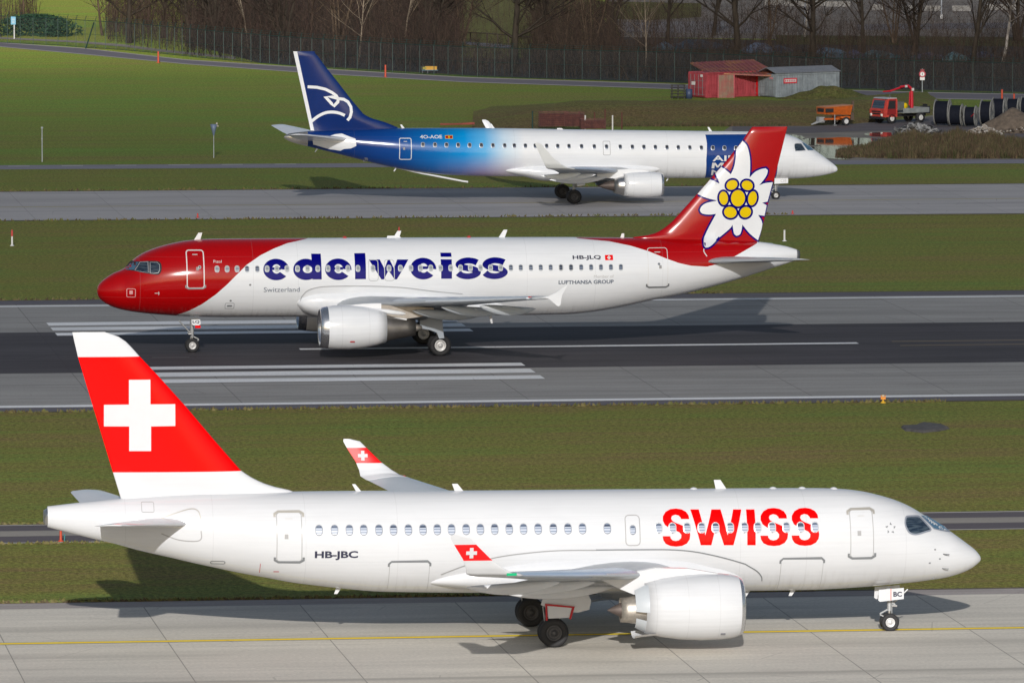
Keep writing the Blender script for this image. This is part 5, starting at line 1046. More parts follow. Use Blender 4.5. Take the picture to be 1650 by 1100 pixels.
def gear_leg(par,s,n,ztop,r,zax,side,lean=0,name='gear_strut',links=True,twin=.5,th=.1):
    mb=MB(); y=side*n
    mb.tube([(s+lean,y,ztop),(s+lean*.3,y,zax+.55),(s,y,zax+.42)],th,12); mb.tube([(s,y,zax+.5),(s,y,zax-.02)],th*.62,12,1)
    mb.tube([(s,y-twin/2-.05,zax),(s,y+twin/2+.05,zax)],th*.55,10)
    if links:
        g=-1 if lean>=0 else 1
        mb.box((s+.20,y,zax+.40),(.36,.06,.05),0,0,R(28)); mb.box((s+.20,y,zax+.20),(.36,.06,.05),0,0,R(-28))
        mb.tube([(s-.7,y-side*.0,ztop-.05),(s-.06,y,zax+.62)],th*.4,8); mb.tube([(s+.06,y,zax+.9),(s+.09,y,ztop)],.025,6)
        mb.tube([(s-.08,y+.07,zax+.1),(s-.10,y+.08,ztop-.1)],.018,6)
    return mb.build(name,[M['strut'],M['steel']],par)
def plate(par,name,pts,y0,y1,mat):
    mb=MB(); mb.prism(pts,y0,y1); return mb.build(name,mat,par)
def strip_ring(c,rx,rz,w,n=28,rot=0): return stroke(ellipse(c,rx,rz,n,rot),w,True)
def glyph_e(c,rx,rz,d,gap=(-40,-4)):
    ic=(c[0]+d*.02*rx,c[1]+.06*rz); ix,iz=rx*.33,rz*.43; P=[]; a0,a1=gap[1],360+gap[0]; n=34
    q=lambda cc,x,z,t:(cc[0]+d*x*math.cos(R(t)),cc[1]+z*math.sin(R(t)))
    for i in range(n):
        t,u=lerp(a0,a1,i/n),lerp(a0,a1,(i+1)/n); P.append([q(c,rx,rz,t),q(c,rx,rz,u),q(ic,ix,iz,u),q(ic,ix,iz,t)])
    zl,zh=ic[1]-.22*iz,ic[1]+.36*iz; al,ah=math.degrees(math.asin((zl-ic[1])/iz)),math.degrees(math.asin((zh-ic[1])/iz))
    P.append([q(ic,ix,iz,lerp(al,ah,j/4)) for j in range(5)]+[q(ic,ix,iz,180-lerp(al,ah,1-j/4)) for j in range(5)])
    return P
def corner_smooth(P,lim=50):
    "rounds a closed outline but keeps its sharp notches"
    n=len(P); sharp=[]
    for i in range(n):
        a,b,c=P[i-1],P[i],P[(i+1)%n]; t=math.degrees(math.atan2((b[0]-a[0])*(c[1]-b[1])-(b[1]-a[1])*(c[0]-b[0]),(b[0]-a[0])*(c[0]-b[0])+(b[1]-a[1])*(c[1]-b[1])))
        if abs(t)>lim: sharp.append(i)
    out=[]
    for k,i in enumerate(sharp):
        j=sharp[(k+1)%len(sharp)]; seg=[P[i]]; q=i
        while q!=j: q=(q+1)%n; seg.append(P[q])
        out+=(smooth(seg,4) if len(seg)>2 else seg)[:-1]
    return out
def star(par,sk,c,r,off):
    P=[]
    for i in range(5):
        t=R(90+72*i); u=(math.cos(t),math.sin(t)); p=(-u[1],u[0])
        P.append([(c[0]+r*(u[0]*1.0),c[1]+r*u[1]),(c[0]+r*(u[0]*.52+p[0]*.30),c[1]+r*(u[1]*.52+p[1]*.30)),(c[0]+r*(u[0]*.62-p[0]*.12),c[1]+r*(u[1]*.62-p[1]*.12))])
    return sheet('emblem',P,sk,off,M['line_grey'],par)
def cross_pts(c,a,w): return [(c[0]+x,c[1]+z) for x,z in ((-a,-w),(-w,-w),(-w,-a),(w,-a),(w,-w),(a,-w),(a,w),(w,w),(w,a),(-w,a),(-w,w),(-a,w))]
def box4(a,b): return [(a[0],a[1]),(b[0],a[1]),(b[0],b[1]),(a[0],b[1])]
def mid(p): return (sum(q[0] for q in p)/len(p),sum(q[1] for q in p)/len(p))


# ---------------------------------------------------------------- white jet with red tail and white cross (nearest)
FA=Fus(D['Atop'],D['Abot'],1.75,1.86,1); skA=lay(FA,1)
A=empty('airplane',(D['Aorg'][0],D['Aorg'][1],0),TH+math.pi,label='nearest airliner, all white with a white cross on its red tail',cat='airplane')
mb=fuselage_mesh(FA,FA.L-.02); fus=mb.build('fuselage',M['skin_swiss'],A)
W=M['white_paint']
# tail cone outlet
mb=MB(); zc,hh,hw=FA.sec(FA.L-.05); mb.lathe([(FA.L-.02,hh*.82),(FA.L+.12,hh*.62),(FA.L+.10,hh*.5),(FA.L-.1,hh*.45)],(0,0,zc),n=28); mb.build('tail_outlet',M['steel'],A)
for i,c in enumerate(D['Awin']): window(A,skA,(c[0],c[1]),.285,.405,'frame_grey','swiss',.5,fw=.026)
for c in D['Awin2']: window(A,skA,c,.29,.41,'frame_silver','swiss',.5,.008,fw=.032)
for k in ('Adoor1','Adoor2'): door(A,skA,*D[k],.12,'line_light',.028,M['skin_swiss'],sill=(.085,'line_grey'),head=(.085,'line_beige'))
ex=door(A,skA,*D['Aexit'],.14,'line_light',.035,M['skin_swiss'],'emergency_exit')
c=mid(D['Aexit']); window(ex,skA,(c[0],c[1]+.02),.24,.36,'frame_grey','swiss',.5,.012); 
for k in ('Acargo1','Acargo2'):
    a,b=D[k]; x0,x1=sorted((a[0],b[0])); z0,z1=sorted((a[1],b[1])); z0=max(z0,FA.sec(x0)[0]-FA.sec(x0)[1]*.93)
    d=sheet('cargo_door',[box4((x0,z0),(x1,z1))],skA,.004,M['skin_swiss'],A,(.3,.08))
    sheet('door_seam',stroke([(x0,z0),(x0,z1-.1),(x0+.1,z1),(x1-.1,z1),(x1,z1-.1),(x1,z0)],.016),skA,.007,M['line_light'],d,(.3,.08))
    sheet('door_head',stroke([(x0-.03,z1-.18),(x0-.03,z1-.08),(x0+.07,z1+.01),(x1-.07,z1+.01),(x1+.03,z1-.08),(x1+.03,z1-.18)],.075),skA,.010,M['line_grey'],d,(.3,.08))
def cockpit(par,sk,key,frame,glassm,fwid,off=.006):
    P=smooth(D[key],4,True); o=sheet('cockpit_window',[P],sk,off,M[glassm],par,(.12,.08)); sheet('window_frame',stroke(P,fwid,True),sk,off+.004,M[frame],o,(.12,.08)); return o
cockpit(A,skA,'Acw1','frame_grey','cockpit_glass',.06)
P=D['Acw2']; o=sheet('cockpit_window',[P],skA,.006,M['windshield'],A,(.1,.06)); sheet('window_frame',stroke(P[3:6]+P[6:]+[P[0]],.035),skA,.010,M['frame_grey'],o,(.1,.06))
# mirrored far side panes, so the nose reads whole from the front
skA2=lay(FA,-1); sheet('cockpit_window',[smooth(D['Acw1'],4,True)],skA2,.006,M['cockpit_glass'],A,(.12,.08)); sheet('cockpit_window',[D['Acw2']],skA2,.006,M['windshield'],A,(.1,.06))
# lettering
TH_=.0
wS=.50
for k in ('S1','S2','S3'): sheet('letter',[D[k]],skA,.005,M['swiss_red'],A,(.2,.1),label='red letter S')
sheet('letter',[D['Wg']],skA,.005,M['swiss_red'],A,(.2,.1),label='red letter W'); sheet('letter',[D['Ig']],skA,.005,M['swiss_red'],A,(.2,.1),label='red letter I')
TEXT_W[0]=.035; sheet('registration',text_polys('HB-JBC',D['Areg'],-1),skA,.006,M['text_dark'],A,(.2,.1)); TEXT_W[0]=0
star(A,skA,(FA and D['Adoor1'][1][0]-.68,4.02),.22,.006)
for q in ('Aline','Aline2'):
    pass
# small probes, vents and drain marks
mb=MB()
for s,z in ((1.62,2.98),(1.62,2.42)):
    y=FA.y(s,z); mb.tube([(s,y,z),(s-.05,y+.10,z),(s-.22,y+.11,z-.01)],.018,6)
for s,z in ((1.95,3.16),(2.15,2.66),(1.92,2.02),(1.75,2.80),(10.4,1.9)):
    y=FA.y(s,z); mb.box((s,y,z),(.07,.03,.05))
mb.build('probe',M['line_grey'],A)
vent=lambda c,a,b: sheet('vent',stroke(rrect((c[0]-a,c[1]-b),(c[0]+a,c[1]+b),b),.03,True),skA,.006,M['line_grey'],A,(.2,.06))
vent(D['Avent'][0],.26,.055)
sheet('access_panel',stroke(rrect((31.15,4.93),(31.6,5.28),.05),.02,True),skA,.006,M['line_light'],A)
sheet('stabilizer_seam',stroke(smooth([(30.9,4.72),(29.9,5.03),(29.55,4.98),(29.45,4.70)],5),.035),skA,.006,M['line_beige'],A)
sheet('stabilizer_seam',stroke(smooth([(30.9,4.15),(30.3,3.92),(29.7,3.86),(29.45,3.95),(29.45,4.25)],5),.04),skA,.006,M['line_light'],A)
sheet('marking',stroke([(27.25,2.62),(27.25,3.0)],.02)+[box4((26.55,2.66),(26.75,2.69))],skA,.006,M['red_paint'],A)
zt=lambda F,s: F.sec(s)[0]+F.sec(s)[1]; zbm=lambda F,s: F.sec(s)[0]-F.sec(s)[1]
for s,h,c in ((23.45,.26,.2),(19.7,.26,.34),(9.85,.33,.42)):
    mb=MB(); blade(mb,s,zt(FA,s),0,h,c,.25 if s<19 or s>0 else .2); mb.build('aerial',W,A)
for s in (10.9,7.9,6.8,5.6): 
    mb=MB(); mb.lathe([(-.04,.16),(.02,.15),(.06,.09),(.08,.01)],(s,0,zt(FA,s)-.02),'z',14); mb.build('beacon',W,A)
for s,c in ((8.9,.35),(7.1,.2),(24.2,.2)):
    mb=MB(); blade(mb,s,zbm(FA,s),0,.22,c,.18,d=-1); mb.build('aerial',W,A)
# fin
fsA=fin_surface(D['Afin_le'],D['Afin_te'],.095,.46,1)
mb=fin_mesh(fsA,4.85,max(p[1] for p in D['Afin_te'])); fin=mb.build('vertical_tail',M['fin_swiss'],A)
sheet('emblem',[D['Across']],fsA,.012,W,fin,(.15,.3),label='white cross on the red tail')
sheet('rudder_seam',stroke([(fsA.f.T(z)-(fsA.f.T(z)-fsA.f.L(z))*.32,z) for z in (6.7,8,9.4,10.5)],.010),fsA,.006,simple('seam_red',(.5,.0,.0),.7,spec=.1),fin,(.3,.4))
# belly fairing with its dark seam
la=sorted(D['Aline'][:7]+D['Aline2']+[D['Aline'][7]],key=lambda p:p[0])
BS=[(8.75,2.40,.05,.9),(9.0,2.36,.25,1.15),(9.4,2.32,.42,1.36),(10.2,2.32,.66,1.62),(11.7,2.48,.86,1.84),(14,2.52,.90,1.88),(16.3,2.50,.88,1.87),(18.6,2.42,.66,1.72),(20.3,2.32,.38,1.45),(21.0,2.24,.18,1.15),(21.3,2.22,.04,.8)]
belly(A,BS,W)
sheet('fairing_seam',stroke(smooth(D['Aline'][:7],4)+smooth([D['Aline'][i] for i in (7,8,9,10)],4),.035),skA,.05,M['line_grey'],A,(.3,.1))
sheet('fairing_seam',stroke(smooth(D['Aline2'][:6],4),.028),skA,.05,M['line_light'],A,(.3,.1))
# wings
SWA=[(11.5,1.2,2.42,6.4,.13,0,2.5),(13.85,6.0,2.93,4.05,.115,0,1.6),(16.7,11.4,3.58,2.85,.105,0,.8),(19.55,16.6,4.22,1.75,.10,4,.3)]
for sd in (1,-1):
    wg=slab(A,'wing',SWA,sd,M['wing_grey'],5)
    slab(wg,'winglet',[(19.55,16.6,4.22,1.80,.10,4,0),(19.95,16.95,4.34,1.60,.095,22,0),(20.30,17.12,4.56,1.28,.09,48,0),(20.72,17.26,4.88,.98,.09,64,0),(21.2,17.42,5.36,.80,.09,70,0),(21.5,17.52,5.66,.66,.08,72,0),(21.9,17.55,5.76,.25,.06,72,0)],sd,M['winglet_swiss'],4)
    mb=MB(); mb.rings([foil_ring(*s,side=sd,x1=.24,grow=.004) for s in dense([(13.9,6.05,2.95,4.05,.115,0,1.6),SWA[2],(19.5,16.5,4.205,1.76,.10,4,.3)],5)],close=False,cap=False); mb.build('slat',M['slat_grey'],wg)
    mb=MB(); mb.box((19.95,sd*16.95,4.30),(.35,.12,.09)); mb.build('navigation_light',simple('green_lens',(.0,.35,.15),.2) if sd>0 else simple('red_lens',(.5,.01,.01),.2),wg)
    for n,s0,s1,z in ((5.0,14.6,18.9,2.35),(8.6,15.8,19.9,2.95),(12.3,17.6,21.0,3.40)): fairing(wg,s0,s1,n,z+.05,sd,W,.15,.22,.22)
    # cross on winglet
    if sd>0:
        def wl(s,z): return 17.26+(z-4.88)*.33+.06
        k=Skin(wl,1); sheet('emblem',[cross_pts((21.42,5.12),.19,.065)],k,.03,W,wg)
    else:
        def wl2(s,z): return -(17.26+(z-4.88)*.33-.06)
        k=Skin(wl2,1); sheet('emblem',[cross_pts((21.42,5.12),.19,.065)],k,.03,W,wg)
    s0=9.97; en=engine(A,sd,5.65,1.70,s0,[(10.13,1.10),(10.35,1.165),(10.8,1.215),(11.5,1.235),(12.3,1.19),(13.0,1.09),(13.62,.93),(13.60,.90),(13.0,.90)],
        [(10.13,1.10),(10.02,1.05),(9.97,1.0),(10.0,.95),(10.12,.90)],[(10.12,.90),(10.5,.87),(10.95,.88)],[(13.0,.74),(13.6,.62),(13.95,.52),(14.2,.47),(14.48,.45),(14.46,.41),(14.0,.41)],[(14.0,.34),(14.48,.26),(14.75,.13),(14.95,.02)],('titan','brown_metal'),-.08,'nacelle_a')
    mb=MB(); mb.rings([[(s,sd*5.65+r*math.sin(t),1.70+r*math.cos(t)) for t in [R(q) for q in range(25,100,7)]] for s,r in ((13.0,1.0),(13.62,.95),(14.0,.74))],close=False,cap=False); 
    mb.rings([[(s,sd*5.65+r*math.sin(t),1.70+r*math.cos(t)) for t in [R(q) for q in range(115,165,6)]] for s,r in ((13.0,1.0),(13.62,.93),(13.98,.74))],close=False,cap=False); mb.build('reverser_panel',M['wing_grey'],en)
    mb=MB(); mb.rings([[(s,sd*5.65+r*math.sin(t),1.70+r*math.cos(t)) for t in [R(q) for q in range(150,215,7)]] for s,r in ((13.2,1.04),(13.7,1.08),(14.0,1.13))],close=False,cap=False); mb.build('chin_strake',W,en)
    pylon(en,[(10.9,2.92,2.6),(12.0,3.12,2.5),(13.2,3.16,2.35),(14.0,3.02,2.2),(14.6,2.95,2.45),(15.4,2.95,2.85)],5.65,sd,.42,W)
    plate(en,'marking',[(10.72,.78),(10.9,.78),(10.9,.81),(10.72,.81)],sd*6.55,sd*6.56,M['text_dark'])
# undercarriage
for sd in (1,-1):
    mb=MB(); y=sd*3.2
    mb.tube([(16.63,y-.62*sd,1.9),(16.63,y-.06,.75)],.06,8); mb.tube([(16.9,y,.65),(17.0,y,1.5)],.03,6); mb.tube([(16.45,y+.1*sd,.6),(16.35,y+.12*sd,1.7)],.02,6); mb.tube([(16.5,y-.1*sd,.6),(16.4,y-.14*sd,1.7)],.02,6); mb.box((16.63,y,.62),(.30,.30,.22)); mb.build('gear_brace',M['strut'],A)
for sd in (1,-1):
    gear_leg(A,16.63,sd*1*3.2*1,2.2,.54,.54,1,-.1,th=.12,twin=.5) if sd>0 else gear_leg(A,16.63,-3.2,2.2,.54,.54,1,-.1,th=.12,twin=.5)
    for y in (2.96,3.44): wheel(A,16.63,sd*y,.545,.40,sd,True)
gdp=[(15.55,2.30),(16.95,2.25),(17.15,1.62),(16.6,1.36),(15.75,1.32),(15.35,1.42),(15.28,1.75)]
for sd in (1,-1):
    plate(A,'gear_door',gdp,sd*3.70,sd*3.74,W)
    d=plate(A,'gear_door',[(15.98,1.52),(16.92,1.62),(16.88,1.12),(16.10,1.14)],sd*3.76,sd*3.80,W)
    plate(d,'door_edge',[(15.98,1.56),(17.0,1.68),(17.0,1.60),(15.98,1.50)],sd*3.80,sd*3.82,M['red_paint']); plate(d,'door_edge',[(15.90,1.56),(15.99,1.56),(16.12,1.10),(16.04,1.08)],sd*3.81,sd*3.83,M['red_paint']); plate(d,'door_edge',[(16.92,1.62),(17.0,1.62),(16.98,1.05),(16.91,1.05)],sd*3.812,sd*3.832,M['red_paint'])
gear_leg(A,3.47,0,1.6,.335,.335,1,.0,'nose_strut',True,.3,.085)
for y in (-.19,.19): wheel(A,3.47,y,.335,.21,1)
mb=MB(); mb.tube([(3.3,-.1,1.0),(3.3,.1,1.0)],.05,8); mb.tube([(3.38,.1,.95),(3.2,.16,.95)],.045,8,1); mb.build('taxi_light',[M['strut'],M['lip']],A)
nd=plate(A,'nose_gear_door',[(3.0,1.66),(3.95,1.60),(3.97,1.20),(3.9,1.15),(3.0,1.24)],.42,.45,W); plate(A,'nose_gear_door',[(3.0,1.66),(3.95,1.60),(3.97,1.20),(3.9,1.15),(3.0,1.24)],-.45,-.42,W)
fl=Skin(lambda s,z:.45,1); TEXT_W[0]=.04; sheet('lettering',text_polys('BC',[(3.40,1.33),(3.07,1.52)],-1),fl,.004,M['text_dark'],nd); TEXT_W[0]=0
sheet('stripe',[box4((3.475,1.20),(3.505,1.63))],fl,.004,simple('stripe_red',(.6,.15,.1),.5),nd)
# tailplane
for sd in (1,-1):
    slab(A,'horizontal_tail',[(29.6,.35,4.42,3.5,.10,0,0),(31.05,3.2,4.72,2.4,.095,0,0),(32.45,5.95,5.0,1.30,.09,0,0),(32.75,6.2,5.03,.9,.06,0,0)],sd,W,4)

# ---------------------------------------------------------------- red and white jet with the flower tail (middle)
W=M['white2']
FB=Fus(D['Btop'],D['Bbot'],1.975,2.07,-1); skB=lay(FB,-1)
B=empty('airplane',(D['Borg'][0],D['Borg'][1],0),TH,label='middle airliner with red nose and a white flower on its red tail',cat='airplane')
fuselage_mesh(FB,FB.L-.02).build('fuselage',M['skin_edelweiss'],B)
mb=MB(); zc,hh,hw=FB.sec(FB.L-.1); mb.lathe([(FB.L-.02,hh*.95),(FB.L+.14,hh*.7),(FB.L+.08,hh*.5),(FB.L-.1,hh*.4)],(0,0,zc),n=24); mb.build('tail_outlet',M['line_grey'],B)
for c in D['Bwin']:
    if any(abs(c[0]-q[0])<.2 for q in D['Bexitwin']): continue
    inl=D['ed_e'][0][0][0]-.1<c[0]<D['ed_s'][1][9][0]+.5
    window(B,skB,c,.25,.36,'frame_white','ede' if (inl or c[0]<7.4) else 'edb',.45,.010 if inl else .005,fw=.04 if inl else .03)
for (a,b),c in zip(D['Bexit'],D['Bexitwin']):
    x0,x1=sorted((a[0],b[0])); z0,z1=sorted((a[1],b[1]))
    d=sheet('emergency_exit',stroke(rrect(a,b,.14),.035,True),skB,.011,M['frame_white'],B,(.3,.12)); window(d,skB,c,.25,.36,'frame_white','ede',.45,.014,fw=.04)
dd=door(B,skB,*D['Bdoor1'],.14,'line_white',.055,M['skin_edelweiss'],sill=(.07,'line_light'))
c=mid(D['Bdoor1']); window(dd,skB,(c[0]+.22,c[1]+.12),.17,.17,'frame_white','cabin_pane_dark',.5,.012,fw=.035)
dd=door(B,skB,*D['Bdoor2'],.14,'line_white',.03,M['skin_edelweiss'],sill=(.085,'line_grey')); c=mid(D['Bdoor2']); window(dd,skB,(c[0]+.05,c[1]+.2),.14,.14,'frame_grey','cabin_pane_dark',.5,.012,fw=.03)
sheet('windshield_surround',[smooth(D['Bcwall'],3,True)],skB,.004,M['dark'],B,(.12,.08))
for i,P in enumerate(D['Bcw']):
    o=sheet('cockpit_window',[P],skB,.009,M['windshield' if i==0 else 'cockpit_glass'],B,(.12,.08))
    if i: sheet('window_frame',stroke(P,.022,True),skB,.012,M['frame_silver'],o,(.12,.08))
skB2=lay(FB,1)
for P in D['Bcw']: sheet('cockpit_window',[P],skB2,.009,M['windshield'],B,(.12,.08))
sheet('hatch',stroke(rrect(*D['Bhatch'],.06),.035,True)+[rrect((mid(D['Bhatch'])[0]-.09,mid(D['Bhatch'])[1]-.07),(mid(D['Bhatch'])[0]+.09,mid(D['Bhatch'])[1]+.13),.02)],skB,.006,simple('hatch_pink',(.72,.35,.36),.4),B)
sheet('marking',[box4((2.95,3.28),(3.2,3.31)),box4((3.15,3.20),(3.18,3.38))],skB,.006,M['line_white'],B)
sheet('vent',stroke(rrect((6.72,2.42),(7.20,2.72),.05),.02,True)+[rrect((6.82,2.52),(7.1,2.61),.04)],skB,.006,M['line_grey'],B)
sheet('vent',[ellipse((8.02,3.72),.06,.05),ellipse((7.0,2.86),.06,.05)],skB,.006,M['line_grey'],B)
NV=M['navy_paint']
for q in D['ed_e']:
    cx=(q[0][0]+q[1][0])/2; cz=(q[2][1]+q[3][1])/2; sheet('letter',glyph_e((cx,cz),abs(q[1][0]-q[0][0])/2,abs(q[2][1]-q[3][1])/2,1),skB,.005,NV,B,(.2,.1),label='blue letter e')
q=D['ed_dbowl']; cx=(q[0][0]+q[1][0])/2; cz=(q[2][1]+q[3][1])/2; rx,rz=abs(q[1][0]-q[0][0])/2,abs(q[2][1]-q[3][1])/2
i=D['ed_dcnt']; ic=((i[0][0]+i[1][0])/2,(i[2][1]+i[3][1])/2); ix,iz=abs(i[1][0]-i[0][0])/2,abs(i[2][1]-i[3][1])/2
O=ellipse((cx,cz),rx,rz,36); I=ellipse(ic,ix,iz,36)
ld=sheet('letter',[[O[k],O[(k+1)%36],I[(k+1)%36],I[k]] for k in range(36)],skB,.005,NV,B,(.2,.1),label='blue letter d'); sheet('letter_stem',[D['ed_dstem']],skB,.0062,NV,ld,(.2,.1))
sheet('letter',[D['ed_l']],skB,.005,NV,B,(.2,.1),label='blue letter l'); sheet('letter',[D['ed_w']],skB,.005,NV,B,(.2,.1),label='blue letter w')
sheet('letter',D['ed_i'],skB,.005,NV,B,(.2,.1),label='blue letter i')
for q in D['ed_s']: sheet('letter',stroke(smooth(q,7),.42,wz=.31),skB,.005,NV,B,(.2,.1),label='blue letter s')
TEXT_W[0]=.0
sheet('lettering',text_polys('Switzerland',D['Bsw'],1),skB,.006,M['text_grey'],B,(.3,.12)); sheet('lettering',text_polys('Pizol',D['Bpiz'],1),skB,.006,M['line_white'],B,(.3,.12)); sheet('lettering',text_polys('Member of',D['Bmem'],1),skB,.006,M['text_light'],B,(.3,.12))
TEXT_W[0]=.03; sheet('lettering',text_polys('LUFTHANSA GROUP',D['Bluf'],1),skB,.006,M['text_grey'],B,(.3,.12)); sheet('registration',text_polys('HB-JLQ',D['Breg'],1),skB,.006,M['text_dark'],B,(.3,.12)); TEXT_W[0]=0
a,b=D['Bflag']; f=sheet('flag',[box4(a,b)],skB,.006,M['swiss_red'],B); sheet('cross',[cross_pts(mid((a,b)),.10,.035)],skB,.009,M['line_white'],f)
for s,h,c,rk in ((5.35,.36,.34,.26),(16.0,.10,.9,.05),(16.05,.36,.34,.26),(21.75,.40,.34,.30),(28.3,.22,.22,.1)):
    mb=MB(); blade(mb,s,zt(FB,s),0,h,c,rk); mb.build('aerial',W,B)
for s in (13.3,20.0): mb=MB(); mb.lathe([(-.05,.12),(.04,.11),(.08,.06),(.1,.01)],(s,0,zt(FB,s)),'z',12); mb.build('beacon',simple('beacon_red',(.5,.05,.04),.3),B)
mb=MB(); blade(mb,21.15,zbm(FB,21.15),0,.42,.16,.12,d=-1); mb.build('aerial',W,B)
fsB=fin_surface(D['Bfin_le'],D['Bfin_te'],.10,.50,-1)
mb=fin_mesh(fsB,5.55,max(p[1] for p in D['Bfin_te'])); fin=mb.build('vertical_tail',M['red_paint'],B); M['red_paint']
fsB2=Skin(lambda s,z: max(fsB.f(s,z),FB.y(s,z)),-1); fsB2.clamp=fsB.clamp; fl_=corner_smooth(D['Bfl']); sheet('emblem_outline',stroke(fl_,.19,True),fsB2,.012,NV,fin,(.2,.3)); em=sheet('emblem',[fl_],fsB2,.034,W,fin,(.2,.3),label='white edelweiss flower with yellow discs')
for (c,rx,rz,rot) in D['Bdisc']:
    rot=R(rot); rx*=1.06; rz*=1.06; sheet('flower_disc',[ellipse(c,rx,rz,28,rot)],fsB,.044,M['yellow_paint'],em,(.3,.3)); sheet('disc_outline',stroke(ellipse(c,rx,rz,28,rot),.11,True),fsB,.050,NV,em,(.3,.3))
BB=[(10.42,2.80,.05,1.1),(10.5,2.79,.28,1.5),(10.7,2.77,.50,1.75),(11.1,2.73,.72,1.93),(12.0,2.72,.92,2.05),(14.5,2.68,.98,2.10),(17.5,2.52,.90,2.08),(19.2,2.42,.72,1.95),(21.0,2.42,.48,1.70),(21.8,2.41,.22,1.35),(22.1,2.40,.04,1.0)]
belly(B,BB,W)
sheet('fairing_seam',stroke(smooth(D['Bline'],4),.022),skB,.10,M['line_light'],B,(.3,.1))
SWB=[(12.2,1.4,2.45,7.2,.14,0,3.0),(15.0,6.0,2.98,4.2,.12,0,2.0),(18.0,11.4,3.50,2.9,.11,0,1.0),(21.0,16.75,4.02,1.6,.105,0,.3),(21.15,17.0,4.03,1.4,.09,0,.2)]
for sd in (-1,1):
    wg=slab(B,'wing',SWB,sd,M['wing_grey'],5)
    mb=MB(); mb.rings([foil_ring(*s,side=sd,x1=.24,grow=.004) for s in dense([(15.1,6.15,3.0,4.15,.12,0,2.0),SWB[2],(20.9,16.6,4.01,1.62,.105,0,.3)],5)],close=False,cap=False); mb.build('slat',simple('slat_white',(.62,.66,.70),.3,0,.5),wg)
    mb=MB(); mb.prism([(21.6,4.06),(22.05,4.16),(22.45,4.36),(22.95,4.72),(22.98,4.66),(22.72,4.2),(22.68,4.0),(22.66,3.78),(22.62,3.66),(22.52,3.62),(22.42,3.68),(22.05,4.0),(21.85,4.05)],sd*17.03,sd*17.07); mb.build('wing_fence',W,wg)
    mb=MB(); mb.tube([(20.9,sd*16.7,4.02),(22.3,sd*16.98,4.03)],[.09,.02],10); mb.box((21.1,sd*16.75,4.08),(.22,.1,.07),1); mb.build('navigation_light',[M['door_grey'],M['red_paint']],wg)
    for n,s0,s1,z in ((6.4,16.2,20.2,2.55),(9.2,17.4,21.1,2.95),(12.4,19.0,22.0,3.25)): fairing(wg,s0,s1,n,z+.05,sd,M['wing_grey'],.17,.26,.28)
    slab(wg,'flap',[(18.0,2.2,2.25,1.5,.12,0,9),(18.15,6.4,2.62,1.35,.12,0,9),(20.2,12.6,3.25,.95,.11,0,8)],sd,M['wing_grey'],3)
    en=engine(B,sd,5.75,1.72,11.3,[(11.75,1.12),(12.2,1.165),(12.9,1.18),(13.6,1.12),(14.3,.99),(14.85,.84),(14.83,.80),(14.2,.82)],
        [(11.75,1.12),(11.5,1.08),(11.36,1.02),(11.32,.96),(11.36,.90),(11.5,.86)],[(11.5,.86),(11.9,.85),(12.3,.86)],[(14.3,.76),(14.85,.72),(15.3,.62),(15.95,.50),(16.42,.42),(16.40,.38),(15.8,.38)],[(15.8,.26),(16.5,.20),(16.75,.12),(16.8,.02)],('core_metal','titan'),-.06,'nacelle_b')
    plate(en,'marking',[(12.85,1.0),(13.1,1.0),(13.1,1.06),(12.85,1.06)],sd*6.72,sd*6.74,M['red_paint'])
    pylon(en,[(12.5,2.84,2.5),(13.6,2.95,2.3),(14.6,2.98,2.35)],5.75,sd,.36,W); pylon(en,[(14.55,2.9,2.25),(15.6,2.85,2.1),(17.4,2.7,2.35)],5.75,sd,.34,M['core_metal'])
    mb=MB(); mb.box((15.55,sd*6.0,2.05),(.75,.05,.30),0,0,R(6)); mb.build('pylon_fairing',W,en)
    mb=MB(); mb.rings([[(s,sd*5.9+r*math.sin(2*math.pi*k/10),z+r*math.cos(2*math.pi*k/10)) for k in range(10)] for s,z,r in ((13.4,2.62,.05),(14.2,2.62,.11),(15.0,2.52,.14),(15.7,2.44,.10),(15.9,2.42,.02))]); mb.build('pylon_fairing',W,en)
    gear_leg(B,17.9,sd*3.8,2.5,.57,.57,1,.05,th=.13,twin=.8)
    for y in (3.42,4.18): wheel(B,17.94,sd*y,.575,.42,sd)
    plate(B,'gear_door',[(17.55,2.45),(18.0,2.30),(18.05,1.5),(18.12,.98),(17.85,.95),(17.72,1.28),(17.35,1.42),(16.95,1.50),(16.82,1.68),(16.82,1.92),(17.2,2.0)],sd*4.46,sd*4.50,M['door_grey'])
gear_leg(B,5.08,0,1.75,.37,.37,1,.0,'nose_strut',True,.34,.10)
for y in (-.24,.24): wheel(B,5.08,y,.37,.22,-1)
mb=MB(); mb.tube([(5.0,-.25,.98),(5.0,.25,.98)],.04,8); mb.tube([(5.0,-.3,1.0),(4.86,-.3,1.0)],.06,10,1); mb.tube([(5.0,.3,1.0),(4.86,.3,1.0)],.06,10,1); mb.build('taxi_light',[M['strut'],M['lip']],B)
for y in (-.45,.42): nd=plate(B,'nose_gear_door',[(5.02,1.78),(5.48,1.78),(5.5,1.52),(5.4,1.47),(5.1,1.47),(5.02,1.55)],y,y+.03,W)
nd=B.children[-2]; fl=Skin(lambda s,z:.45,-1); TEXT_W[0]=.03; sheet('lettering',text_polys('LQ',[(5.07,1.56),(5.44,1.73)],1),fl,.004,M['text_dark'],nd); TEXT_W[0]=0
plate(B,'nose_gear_door',[(5.2,1.46),(5.5,1.46),(5.5,1.32),(5.2,1.32)],-.47,-.45,M['swiss_red'])
for sd in (-1,1): slab(B,'horizontal_tail',[(32.3,.5,4.60,3.9,.10,0,0),(34.4,3.4,4.85,2.7,.095,0,0),(36.2,6.1,5.08,1.35,.09,0,0),(36.5,6.25,5.1,1.0,.06,0,0)],sd,M['wing_grey'],4)
